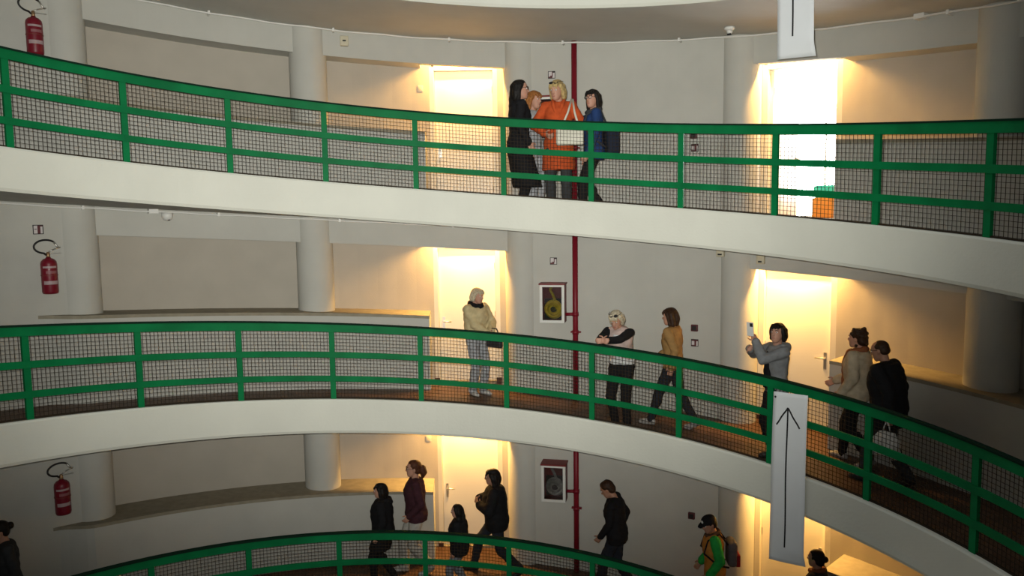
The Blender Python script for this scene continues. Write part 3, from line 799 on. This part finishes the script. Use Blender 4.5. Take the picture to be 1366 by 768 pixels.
    def foot_pts(s, i):
        x, y, lift, out = s.feet[i]; a = s.ank[i]; o = radians(out); d = Vector((cos(o), sin(o), 0))
        g = s.ground(a.x, a.y)
        heel = a - d*0.035; heel.z = max(a.z-0.048, g+0.035); 
        ball = a + d*(0.095 if lift < 0.05 else 0.085); ball.z = s.ground(ball.x, ball.y)+0.035+(0 if lift < 0.10 else lift*0.25)
        toe = ball + d*0.055; toe.z = s.ground(toe.x, toe.y)+0.026+(0 if lift < 0.10 else lift*0.15)
        return [heel, ball, toe]
    # ---- garments
    def top(s, name, m, zb=0.84, g=0.022, flare=0.0, zt=1.455, sleeves=1.0, sg=0.016, torso=True, voxel=0.011, fold=0.004, thick=0.0, cuff=0.006):
        mb = MB()
        if torso:
            secs = []
            zs = sorted(set([zb] + [t[0] for t in s.TORSO if t[0] > zb+0.015 and t[0] < zt-0.005] + ([zt] if zt < 1.44 else [])))
            T = s.TORSO
            if zb < 0.80:
                mid = (s.knee[0]+s.knee[1])/2
                for z in np.linspace(zb, 0.84, 5)[:-1]:
                    f = (0.84-z)/0.45
                    c = s.S(-0.008, 0, 0.84); c = c.lerp(Vector((mid.x, mid.y, 0.39+s.pz)), min(1, f)); c.z = z+s.pz
                    spr = abs(s.knee[0].x-s.knee[1].x)*0.5*min(1, f)
                    secs.append((c, Vector((0, (0.175+flare*f)*s.wide+g, 0)), Vector((0.118+flare*f+g+spr, 0, 0))))
                zs = [z for z in zs if z >= 0.86]
            for z in zs:
                hw = np.interp(z, [t[0] for t in T], [t[1] for t in T]); hd = np.interp(z, [t[0] for t in T], [t[2] for t in T]); x = np.interp(z, [t[0] for t in T], [t[3] for t in T])
                if z < 0.9: hw, hd = max(hw, 0.16), max(hd, 0.108)
                loose = thick*(1-abs(z-1.1)/0.5) if thick else 0
                if z < 1.05: loose += flare*(1.05-z)/0.25*0.6
                secs.append(s.sec(z, hw+(g+max(0, loose))/s.wide, hd+g+max(0, loose), x))
            if zt >= 1.44: secs.append(s.sec(1.452, 0.062, 0.055, -0.012))
            loft(mb, secs)
            if zt >= 1.40:
                if sleeves > 0:
                    for i in (0, 1): uvsphere(mb, s.sh[i], (0.047+g*0.75,)*3)
                    chain(mb, [s.sh[0], s.S(-0.012, 0, 1.415), s.sh[1]], [0.045+g*0.6, 0.05+g*0.5, 0.045+g*0.6])
                else:
                    f0, f1 = s.sh[0].lerp(s.sh[1], 0.16), s.sh[1].lerp(s.sh[0], 0.16); dz = Vector((0, 0, 0.016))
                    chain(mb, [f0+dz, s.S(-0.012, 0, 1.425), f1+dz], [0.040+g*0.4, 0.05+g*0.5, 0.040+g*0.4])
        if sleeves > 0:
            for i in (0, 1):
                e, w = s.el[i], s.wr[i]
                if sleeves <= 0.5:
                    q = s.sh[i].lerp(e, sleeves*2); chain(mb, [s.sh[i], q], [0.048+sg, 0.042+sg])
                else:
                    q = e.lerp(w, (sleeves-0.5)*2); chain(mb, [s.sh[i], e, q], [0.048+sg, 0.040+sg, 0.029+sg*0.8+cuff])
        return blob(name, s.sc(mb), m, s.root, voxel, 4, fold)
    def trousers(s, name, m, g=0.016, flare=0.0, zend=0.03, fold=0.004, shorts=False):
        mb = MB()
        loft(mb, [s.sec(z, hw+g*0.8, hd+g*0.8, x) for z, hw, hd, x in s.TORSO if z < 1.05])
        for i in (0, 1):
            e = s.knee[i].lerp(s.ank[i], 1.0); e = e + Vector((0, 0, -0.01+zend*0))
            chain(mb, [s.hip[i], s.knee[i], e], [0.084+g, 0.056+g, 0.040+g+flare])
            uvsphere(mb, (s.knee[i]*0.68+s.ank[i]*0.32)-Vector((0.012, 0, 0)), (0.05+g, 0.05+g, 0.10))
        return blob(name, s.sc(mb), m, s.root, 0.011, 3, fold)
    def shoes(s, m, sole=None, boot=False):
        for i in (0, 1):
            mb = MB(); f = s.foot_pts(i)
            chain(mb, f, [0.043, 0.046, 0.034]); rcone(mb, s.ank[i], 0.043, f[0], 0.043)
            if boot: rcone(mb, s.ank[i], 0.046, s.ank[i].lerp(s.knee[i], 0.35), 0.055)
            g = min(s.ground(p.x, p.y) for p in f)
            mb.V = [Vector((v.x, v.y, max(v.z, g+0.004+max(0, min(f[0].z, f[1].z)-0.06)*0))) for v in mb.V]
            blob('shoe', s.sc(mb), m, s.root, 0.008, 2)
    def scarf(s, m, rad=0.045, drop=0.0, name='scarf'):
        mb = MB(); pts = []
        for i in range(16):
            a = 2*pi*i/16; pts.append(s.S(0.085*cos(a), 0.085*sin(a), 1.45-0.025*cos(a)))
        for i in range(16): rcone(mb, pts[i], rad*(1+0.15*sin(i*2)), pts[(i+1) % 16], rad*(1+0.15*sin((i+1)*2)), 8)
        if drop: chain(mb, [s.S(0.10, 0.03, 1.42), s.S(0.15, 0.04, 1.30), s.S(0.15, 0.05, 1.42-drop)], [rad*0.9, rad*0.95, rad*0.8])
        blob(name, s.sc(mb), m, s.root, 0.01, 2, 0.004)
    def hood(s, m):
        mb = MB(); chain(mb, [s.S(-0.02, 0.10, 1.45), s.S(-0.10, 0.05, 1.44), s.S(-0.12, 0, 1.41), s.S(-0.10, -0.05, 1.44), s.S(-0.02, -0.10, 1.45)], [0.035, 0.055, 0.065, 0.055, 0.035])
        blob('hood', s.sc(mb), m, s.root, 0.011, 3, 0.004)
    def hair(s, style, m):
        mb = MB(); R, c = s.hframe(); E = lambda x, y, z, rx, ry, rz: uvsphere(mb, s.hp_(x, y, z), (rx, ry, rz), R, 18, 12)
        if style != 'bald':
            E(-0.022, 0, 0.036, 0.100, 0.085, 0.093); E(-0.004, 0, 0.078, 0.078, 0.064, 0.050)
            E(-0.055, 0, -0.02, 0.062, 0.074, 0.075)
        if style == 'crop':
            E(-0.05, 0, 0.0, 0.065, 0.078, 0.09)
        if style == 'bald':
            E(-0.045, 0, -0.005, 0.066, 0.077, 0.06); E(-0.02, 0, 0.035, 0.092, 0.079, 0.080)
        if style in ('bob', 'short_fringe', 'long', 'messy_bob'):
            L = {'bob': -0.115, 'short_fringe': -0.07, 'long': -0.30, 'messy_bob': -0.10}[style]
            for sg in (-1, 1):
                chain(mb, [s.hp_(0.010, sg*0.066, 0.045), s.hp_(-0.006, sg*0.080, -0.01), s.hp_(-0.015, sg*0.078, max(L, -0.12))], [0.032, 0.027, 0.026])
                chain(mb, [s.hp_(-0.045, sg*0.06, 0.03), s.hp_(-0.055, sg*0.066, -0.04), s.hp_(-0.055, sg*0.06, max(L, -0.13))], [0.045, 0.045, 0.038])
                if style == 'long': chain(mb, [s.hp_(-0.02, sg*0.075, -0.11), s.hp_(-0.03, sg*0.085, -0.19), s.hp_(-0.04, sg*0.075, L)], [0.032, 0.036, 0.022])
            chain(mb, [s.hp_(-0.085, 0, 0.03), s.hp_(-0.090, 0, -0.05), s.hp_(-0.082, 0, L)], [0.05, 0.052, 0.036])
            if style == 'long': chain(mb, [s.hp_(-0.088, 0, -0.10), s.hp_(-0.092, 0, -0.2), s.hp_(-0.085, 0, L)], [0.06, 0.062, 0.03])
            if style in ('short_fringe', 'bob', 'messy_bob'):
                for y in (-0.045, -0.02, 0.01, 0.04): chain(mb, [s.hp_(0.05, y, 0.088), s.hp_(0.082, y*1.1, 0.062), s.hp_(0.088, y*1.2, 0.040)], [0.022, 0.016, 0.009], 8)
        if style == 'curly':
            rnd = random.Random(5)
            for i in range(70):
                th = rnd.uniform(-pi*0.74, pi*0.74)+pi; zz = rnd.uniform(-0.10, 0.115)
                if cos(th) > 0.25 and zz < 0.05: continue
                q = 0.098*sqrt(max(0.1, 1-(zz/0.17)**2)); r0 = rnd.uniform(0.018, 0.030)
                E(q*cos(th)-0.018, q*0.88*sin(th), zz, r0, r0, r0)
        if style in ('ponytail', 'bun', 'wavy_tail'):
            if style == 'bun': E(-0.128, 0, 0.018, 0.042, 0.046, 0.044); E(-0.10, 0, 0.02, 0.03, 0.03, 0.03)
            else:
                w = 1.5 if style == 'wavy_tail' else 1.0
                chain(mb, [s.hp_(-0.10, 0, 0.02), s.hp_(-0.135, 0, -0.01), s.hp_(-0.145, 0.005, -0.07), s.hp_(-0.135, 0, -0.14)], [0.03, 0.036*w, 0.036*w, 0.016*w])
        return blob('hair', s.sc(mb), m, s.root, 0.0085, 2, 0.003)
    def glasses(s, m=LENS, up=False, name='eyeglasses'):
        mb = MB(); R, c = s.hframe(); z0, x0 = (0.012, 0.103) if not up else (0.098, 0.066)
        tilt = 0 if not up else radians(-55)
        for sg in (-1, 1):
            pts = []
            for i in range(14):
                a = 2*pi*i/14; v = Matrix.Rotation(tilt, 3, 'Y') @ Vector((0, 0.026*cos(a), 0.020*sin(a)))
                pts.append(s.hp_(x0+v.x, sg*0.033+v.y, z0+v.z))
            mb.tube(pts, 0.003, 6, None, True)
            if up or name == 'sunglasses':
                V = pts; mb.add([p+R @ Vector((0.001, 0, 0)) for p in pts]+[p-R @ Vector((0.002, 0, 0)) for p in pts],
                    [tuple(range(14)), tuple(range(27, 13, -1))] + [(i, (i+1) % 14, 14+(i+1) % 14, 14+i) for i in range(14)])
            mb.tube([s.hp_(x0-0.004, sg*0.058, z0+0.004), s.hp_(x0-0.05, sg*0.083, z0+0.004), s.hp_(x0-0.105, sg*0.083, z0-0.002)], 0.003, 6)
        mb.tube([s.hp_(x0, -0.008, z0+0.004), s.hp_(x0+0.002, 0.008, z0+0.004)], 0.003, 6)
        s.sc(mb).build(name, m, s.root, True)
    def world(s, p):
        c, q = cos(s.yaw), sin(s.yaw); p = Vector(p)*s.k
        return s.loc + Vector((p.x*c-p.y*q, p.x*q+p.y*c, p.z))

def walk(st=0.26, left_front=True):
    f, b = (st, 0.085, 0.0, 4), (-st, 0.085, 0.075, 4)
    return (f, (b[0], -0.085, b[2], -4)) if left_front else (b, (f[0], -0.085, 0.0, -4))

def bag(P, name, c, d, m, label, cat='bag', strap=None, strap_m=None, rot=0.0, bev=0.03, handle=None, extra=None):
    """c, d in the person's frame (canonical metres)"""
    root = empty(name, P.world((c[0], c[1], c[2]-d[2]/2)), P.yaw+rot); tag(root, label, cat, None)
    k = P.k; link('pouch', rbox((0, 0, d[2]/2*k), (d[0]*k, d[1]*k, d[2]*k), bev*k), m, root)
    inv = (Matrix.Translation(root.location) @ Matrix.Rotation(P.yaw+rot, 4, 'Z')).inverted()
    if handle: MB().tube([Vector(p)*k for p in handle], 0.010*k, 8).build('handle', strap_m or m, root, True)
    if strap:
        for st in strap: MB().tube([inv @ P.world(p) for p in st], 0.013*k, 8).build('strap', strap_m or m, root, True)
    if extra:
        for nm, cc, dd, mm in extra: link(nm, rbox([q*k for q in cc], [q*k for q in dd], min(dd)*0.25*k), mm, root)
    return root

BLK = fabric('black', (0.012, 0.012, 0.014)); DKB = fabric('dark_blue', (0.016, 0.022, 0.04)); JEAN = fabric('dark_jeans', (0.022, 0.026, 0.036))
BLUE = fabric('blue', (0.018, 0.045, 0.14)); ORC = fabric('orange_red', (0.52, 0.085, 0.022)); CREAMK = fabric('cream_knit', (0.62, 0.52, 0.30)); TANK = fabric('tan_knit', (0.34, 0.20, 0.075))
GRY = fabric('grey', (0.23, 0.24, 0.25)); LGR = fabric('light_grey', (0.42, 0.44, 0.47)); WHT = fabric('white', (0.6, 0.6, 0.6), nz=0.1); PINKW = fabric('pale_pink', (0.55, 0.42, 0.38))
PURP = fabric('plum', (0.06, 0.022, 0.03)); OCH = fabric('amber', (0.52, 0.22, 0.045)); GRN = fabric('bright_green', (0.02, 0.34, 0.06)); BRN = fabric('brown', (0.09, 0.05, 0.03))
DGR = fabric('charcoal', (0.045, 0.048, 0.052)); RDC = fabric('red', (0.30, 0.02, 0.02)); LEATH = mat('dark_leather', (0.03, 0.028, 0.035), 0.45, spec=0.4); WLEA = mat('white_leather', (0.62, 0.60, 0.50), 0.45)
H_BLK = hairm('black', (0.012, 0.010, 0.009)); H_BRN = hairm('brown', (0.05, 0.025, 0.014)); H_GIN = hairm('ginger', (0.42, 0.17, 0.05)); H_BLO = hairm('blonde', (0.55, 0.40, 0.17)); H_WBL = hairm('white_blonde', (0.66, 0.58, 0.42)); H_AUB = hairm('auburn', (0.10, 0.035, 0.018))
SHW = mat('white_shoe', (0.5, 0.5, 0.48), 0.6); SHB = mat('black_shoe', (0.015, 0.014, 0.014), 0.5); SHG = mat('grey_shoe', (0.30, 0.29, 0.28), 0.6)

# --- upper ramp
p = Person(0, 0.331, 5.68, 1.80, 200, 'person with long black hair in a long black coat at the upper railing', hands=((0.10, 0.20, 0.92), (0.08, -0.20, 0.92)), hyaw=-14)
p.top('coat', BLK, zb=0.36, g=0.034, flare=0.03, fold=0.005); p.trousers('trousers', BLK); p.shoes(SHB); p.hair('long', H_BLK); p.brows(H_BLK); p.glasses(BLACK)
p = Person(0, 0.349, 6.18, 1.735, 160, 'person with ginger hair in a light grey top behind the black coat', hyaw=-4, hpitch=6)
p.top('sweater', LGR, zb=0.82); p.trousers('trousers', LGR); p.shoes(SHW); p.hair('bob', H_GIN); p.brows(H_GIN)
e = MB(); uvsphere(e, p.hp_(-0.005, 0.092, -0.045), (0.009,)*3); p.sc(e).build('earring', SHW, p.root, True)
bag(p, 'shoulder_bag', (0.10, 0.26, 0.92), (0.34, 0.12, 0.32), GRY, 'soft grey shoulder bag of the ginger-haired person', strap=[[(0.0, 0.26, 1.06), (-0.02, 0.215, 1.30), (0.0, 0.16, 1.475), (0.03, 0.215, 1.30), (0.16, 0.26, 1.06)]], strap_m=GRY)
p = Person(0, 0.428, 5.63, 1.81, 97, 'person with blonde hair in an orange-red coat at the upper railing', hyaw=-22, hpitch=14, hands=((0.20, 0.13, 1.08), (0.16, -0.16, 1.05)), elbows=((-0.6, 1, 0), (-0.6, -1, 0)), fist=(55, 50))
p.top('coat', ORC, zb=0.60, g=0.030, flare=0.015, fold=0.004); p.trousers('trousers', DGR); p.shoes(SHB); p.hair('messy_bob', H_BLO); p.brows(H_BLO)
c = MB()
for sg in (-1, 1): chain(c, [p.S(0.02, sg*0.07, 1.47), p.S(0.10, sg*0.055, 1.40), p.S(0.135, sg*0.02, 1.28)], [0.022, 0.028, 0.016])
blob('collar', p.sc(c), ORC, p.root, 0.009, 2)
p.glasses(BLACK, up=True, name='sunglasses')
bag(p, 'handbag', (0.25, 0.16, 1.0), (0.13, 0.34, 0.22), WLEA, 'white leather handbag against the orange-red coat', strap=[[(0.25, 0.05, 1.10), (0.17, 0.13, 1.30), (0.02, 0.165, 1.475), (-0.02, 0.20, 1.40)], [(0.25, 0.27, 1.10), (0.15, 0.21, 1.30), (0.02, 0.18, 1.475)]], strap_m=WLEA)
p = Person(0, 0.510, 5.66, 1.70, 28, 'person with dark hair and glasses in a blue jacket at the upper railing', hyaw=42, hpitch=2, feet=walk(0.17, True), hands=((0.12, 0.20, 0.90), (0.05, -0.22, 0.88)))
p.top('jacket', BLUE, zb=0.80, g=0.028); p.trousers('trousers', BLK); p.shoes(SHB); p.hair('bob', H_BLK); p.brows(H_BLK); p.glasses(BLACK); p.scarf(DGR, 0.03)
bag(p, 'backpack', (-0.245, 0.0, 1.06), (0.18, 0.30, 0.40), DKB, 'dark rounded bag worn by the person in the blue jacket', strap=[[(-0.17, sg*0.10, 1.22), (-0.06, sg*0.115, 1.475), (0.12, sg*0.115, 1.38), (0.16, sg*0.13, 1.20), (-0.02, sg*0.19, 1.02), (-0.17, sg*0.12, 0.94)] for sg in (-1, 1)], strap_m=DGR, bev=0.06)
# --- middle ramp
p = Person(1, 0.200, 6.87, 1.665, 134, 'person in a cream knit with a dark scarf before the door', hyaw=12, hpitch=10, hands=((0.25, 0.10, 1.04), (0.25, 0.03, 1.01)), elbows=((-0.3, 1, -0.5), (-0.3, -1, -0.5)), fist=(60, 60), feet=((0.03, 0.10, 0, 8), (0.0, -0.09, 0, -10)))
p.top('poncho', CREAMK, zb=0.92, g=0.045, flare=0.02, thick=0.03, sg=0.035, fold=0.006); p.trousers('trousers', LGR, g=0.022, flare=0.012); p.shoes(SHW); p.hair('short_fringe', H_WBL); p.brows(H_BLO); p.scarf(BLK, 0.048)
bag(p, 'clutch_bag', (0.33, 0.10, 0.90), (0.30, 0.09, 0.22), LEATH, 'dark leather bag held by the person in cream', rot=0.1, handle=[(-0.10, 0, 0.21), (-0.05, 0, 0.30), (0.05, 0, 0.30), (0.10, 0, 0.21)])
p = Person(1, 0.563, 5.74, 1.70, 82, 'person with white-blonde hair and black sleeves leaning on the middle railing', lean=20, hpitch=6, hyaw=4, hips=(-0.16, -0.012), feet=((-0.13, 0.10, 0, 8), (-0.17, -0.10, 0, -8)),
           hands=((0.43, 0.02, 1.32), (0.41, -0.02, 1.315)), elbows=((-0.2, 1, -0.6), (-0.2, -1, -0.6)), fist=(45, 45))
p.top('pullover', BLK, zb=0.98, g=0.014, sg=0.016); p.top('vest', PINKW, zb=1.0, g=0.032, sleeves=0, fold=0.005); p.trousers('trousers', BLK); p.shoes(SHB); p.hair('short_fringe', H_WBL); p.brows(H_BLO); p.glasses(BLACK, up=True, name='sunglasses')
c = MB(); loft(c, [p.sec(0.93, 0.185, 0.14, 0.0), p.sec(1.0, 0.175, 0.13, 0.0), p.sec(1.04, 0.16, 0.12, 0)]); blob('waist_shirt', p.sc(c), WHT, p.root, 0.011, 3, 0.006)
c = MB(); loft(c, [(p.S(0.105, 0, 1.0), Vector((0, 0.05, 0)), Vector((0.03, 0, 0.0))), (p.S(0.118, 0, 1.2), Vector((0, 0.055, 0)), Vector((0.03, 0, 0))), (p.S(0.09, 0, 1.40), Vector((0, 0.045, 0)), Vector((0.03, 0, 0)))]); blob('shirt_front', p.sc(c), WHT, p.root, 0.009, 2, 0.003)
p = Person(1, 0.664, 6.36, 1.68, -4, 'person with a brown bob in a tan sweater walking on the middle ramp', lean=3, feet=walk(0.30, True), hands=((-0.06, 0.22, 0.92), (0.26, -0.19, 1.0)), hpitch=4)
p.top('sweater', TANK, zb=0.86, g=0.034, fold=0.005, sg=0.024); p.trousers('trousers', JEAN); p.shoes(SHG); p.hair('bob', H_BRN); p.brows(H_BRN)
p = Person(1, 0.912, 6.02, 1.73, 48, 'person in a grey hoodie holding up a phone on the middle ramp', hyaw=34, hpitch=-6, hands=((0.27, 0.0, 1.50), (0.26, -0.20, 1.38)), elbows=((0.1, 0.7, -1), (0.1, -1.0, -0.5)), fist=(50, 55), twist=6)
p.top('hoodie', GRY, zb=0.88, g=0.028, fold=0.005, sg=0.024); p.trousers('trousers', BLK); p.shoes(SHB); p.hair('short_fringe', H_BLK); p.brows(H_BLK); p.hood(GRY)
c = MB(); loft(c, [(p.S(0.115, 0.0, 0.92), Vector((0, 0.09, 0)), Vector((0.035, 0, 0))), (p.S(0.125, 0, 1.15), Vector((0, 0.075, 0)), Vector((0.035, 0, 0))), (p.S(0.105, 0, 1.38), Vector((0, 0.05, 0)), Vector((0.03, 0, 0)))]); blob('shirt_front', p.sc(c), BLK, p.root, 0.009, 2, 0.003)
ph = empty('smartphone', p.world((0.335, -0.01, 1.575)), p.yaw); tag(ph, 'white smartphone held up by the person in the grey hoodie', 'phone')
ph.rotation_euler = (0, radians(6), p.yaw+radians(38)); ph.scale = (1.2, 1.15, 1.12)
link('case', rbox((0, 0, 0.075), (0.010, 0.078, 0.155), 0.004), WHITE, ph); MB().box((0.006, 0.018, 0.125), (0.004, 0.034, 0.04)).build('camera_bump', BLACK, ph); MB().box((-0.0055, 0, 0.075), (0.001, 0.07, 0.145)).build('screen', LENS, ph)
p = Person(1, 1.024, 6.72, 1.705, 4, 'person with dark curly hair in a cream cardigan beside the parapet', feet=walk(0.20, False), hands=((0.12, 0.20, 0.93), (0.30, -0.10, 1.02)), hpitch=2)
p.top('cardigan', fabric('cream_cardigan', (0.50, 0.42, 0.30)), zb=0.84, g=0.042, thick=0.02, sg=0.03); p.trousers('trousers', BLK); p.shoes(SHG); p.hair('curly', H_BRN); p.brows(H_BRN); p.scarf(fabric('rust', (0.25, 0.09, 0.04)), 0.04, 0.45)
p = Person(1, 1.110, 6.36, 1.71, 6, 'person with cropped hair in a dark jacket walking behind the curly-haired one', lean=9, feet=walk(0.22, True), hands=((-0.12, 0.29, 0.93), (0.12, -0.24, 0.95)), female=False, wide=1.2, hpitch=8, skinm=SK2)
p.top('jacket', BLK, zb=0.72, g=0.05, thick=0.05, sg=0.036); p.trousers('trousers', DGR, g=0.024); p.shoes(SHB); p.hair('bald', H_BRN); p.brows(H_BRN); p.glasses(BLACK)
w = p.wr[0]; k_ = p.k
bagr = empty('carrier_bag', p.world((w.x+0.0, w.y+0.03, w.z-0.50)), p.yaw); tag(bagr, 'pale plastic carrier bag hanging from the hand of the dark-jacketed walker', 'bag')
c = MB(); V3 = lambda x, y, z: Vector((x, y, z)); loft(c, [(V3(0, 0, 0.0), V3(0, 0.05, 0), V3(0.12, 0, 0)), (V3(0, 0, 0.05), V3(0, 0.085, 0), V3(0.16, 0, 0)), (V3(0, 0, 0.2), V3(0, 0.07, 0), V3(0.15, 0, 0)), (V3(0, 0, 0.30), V3(0, 0.03, 0), V3(0.10, 0, 0))]); blob('pouch', c, fabric('plastic_grey', (0.55, 0.54, 0.50)), bagr, 0.012, 3, 0.007)
for x in (-0.05, 0.05): MB().tube([(x, 0, 0.27), (x*0.5, 0, 0.37), (0, 0, 0.42)], 0.008, 6).build('handle', fabric('plastic_grey', (0.55, 0.54, 0.50)), bagr, True)
# --- lower ramp
p = Person(2, -0.777, 6.5, 1.66, -10, 'person in a charcoal jacket with a low bun near the lower extinguisher', lean=4, feet=walk(0.15), hpitch=6)
p.top('jacket', DGR, zb=0.82, g=0.034); p.trousers('trousers', BLK); p.shoes(SHB); p.hair('bun', H_BLK); p.brows(H_BLK)
p = Person(2, -0.024, 6.3, 1.555, -12, 'short person in a black jacket leading the group on the lower ramp', feet=walk(0.14), hpitch=4)
p.top('jacket', BLK, zb=0.62, g=0.05, thick=0.04, sg=0.034); p.trousers('trousers', BLK); p.shoes(SHB); p.hair('bob', H_BLK); p.brows(H_BLK); p.hood(BLK)
p = Person(2, 0.0537, 6.64, 1.80, 6, 'person with an auburn ponytail in a plum blazer and pale trousers', feet=walk(0.18, False), hands=((0.10, 0.17, 0.95), (0.02, -0.20, 0.92)))
p.top('blazer', PURP, zb=0.84, g=0.036, flare=0.03, thick=0.02, sg=0.024); p.trousers('trousers', fabric('ivory', (0.50, 0.48, 0.43)), g=0.026, flare=0.015); p.shoes(SHW); p.hair('wavy_tail', H_AUB); p.brows(H_AUB); p.glasses(BLACK)
p = Person(2, 0.161, 6.0, 1.37, -8, 'small child in a black top walking beside the tall dark-coated person', feet=walk(0.15), hpitch=6)
p.top('jacket', BLK, zb=0.80, g=0.05, thick=0.03, sg=0.034); p.trousers('trousers', fabric('pale_jeans', (0.22, 0.24, 0.27)), g=0.02); p.shoes(SHB); p.hair('long', H_BLK); p.brows(H_BLK)
p = Person(2, 0.241, 6.74, 1.755, 4, 'tall person with dark hair in a bulky black jacket striding past the lower door', lean=4, feet=walk(0.36, False), hands=((0.24, 0.12, 1.14), (0.26, -0.12, 1.16)), elbows=((-0.7, 1, -0.2), (-0.7, -1, -0.2)), wide=1.08, hips=(0, -0.06), skinm=SK2)
p.top('jacket', BLK, zb=0.80, g=0.056, sg=0.042, thick=0.035); p.trousers('trousers', JEAN, g=0.02); p.shoes(SHB); p.hair('bob', H_BLK); p.brows(H_BLK); p.glasses(BLACK)
p = Person(2, 0.524, 6.66, 1.80, 2, 'person in a black sweater looking down beside the standpipe on the lower ramp', lean=7, feet=walk(0.24, True), hands=((0.20, 0.16, 0.92), (-0.02, -0.23, 0.93)), hpitch=26, female=False, wide=1.12, skinm=SK2)
p.top('sweater', BLK, zb=0.82, g=0.032, thick=0.02); p.trousers('trousers', JEAN, g=0.02); p.shoes(SHB); p.hair('crop', H_BRN); p.brows(H_BRN)
c = MB(); w = p.wr[0].lerp(p.el[0], 0.08); d_ = (p.wr[0]-p.el[0]).normalized(); c.tube([w-d_*0.012, w+d_*0.012], 0.044, 14); p.sc(c).build('wristband', WHT, p.root, True)
p = Person(2, 0.755, 6.46, 1.70, 30, 'person in an amber vest and black cap with a green sleeve on the lower ramp', lean=4, feet=walk(0.15), hpitch=16, hyaw=24, hands=((0.10, 0.22, 0.93), (0.14, -0.20, 0.95)), skinm=SK2)
p.top('shirt', GRN, zb=0.90, g=0.016, sg=0.030); p.top('vest', OCH, zb=0.82, g=0.038, sleeves=0); p.trousers('trousers', JEAN); p.shoes(SHB); p.hair('crop', H_BLK); p.brows(H_BLK); p.scarf(BRN, 0.03)
c = MB(); R_, _ = p.hframe(); uvsphere(c, p.hp_(-0.006, 0, 0.058), (0.108, 0.092, 0.072), R_, 20, 12)
loft(c, [(p.hp_(0.06, 0, 0.045), R_ @ Vector((0, 0.075, 0)), R_ @ Vector((0.02, 0, 0.008))), (p.hp_(0.12, 0, 0.036), R_ @ Vector((0, 0.066, 0)), R_ @ Vector((0.02, 0, 0.008))), (p.hp_(0.165, 0, 0.026), R_ @ Vector((0, 0.036, 0)), R_ @ Vector((0.012, 0, 0.008)))])
cap_ = blob('cap', p.sc(c), BLK, p.root, 0.008, 2)
c = MB(); uvsphere(c, p.hp_(0.092, 0.0, 0.075), (0.014, 0.026, 0.026), R_, 12, 8); p.sc(c).build('cap_badge', WHT, p.root, True)
bag(p, 'backpack', (-0.235, 0.0, 1.18), (0.13, 0.28, 0.36), fabric('slate', (0.12, 0.11, 0.12)), 'grey and red backpack worn over the amber vest', strap=[[(-0.17, sg*0.10, 1.32), (-0.05, sg*0.115, 1.475), (0.11, sg*0.12, 1.38), (0.165, sg*0.13, 1.20), (-0.02, sg*0.20, 1.06), (-0.18, sg*0.12, 1.0)] for sg in (-1, 1)], strap_m=BLK, bev=0.06, extra=[('front_pocket', (-0.075, 0, 0.09), (0.06, 0.24, 0.17), RDC)])
p = Person(2, 0.971, 6.5, 1.65, 2, 'person with dark hair in a bun below the end of the paper arrow', feet=walk(0.16), hpitch=2)
p.top('jacket', DGR, zb=0.84, g=0.028); p.trousers('trousers', BLK); p.shoes(SHB); p.hair('bun', H_BLK); p.brows(H_BLK); p.scarf(fabric('rust', (0.25, 0.09, 0.04)), 0.03)
flush_blobs()
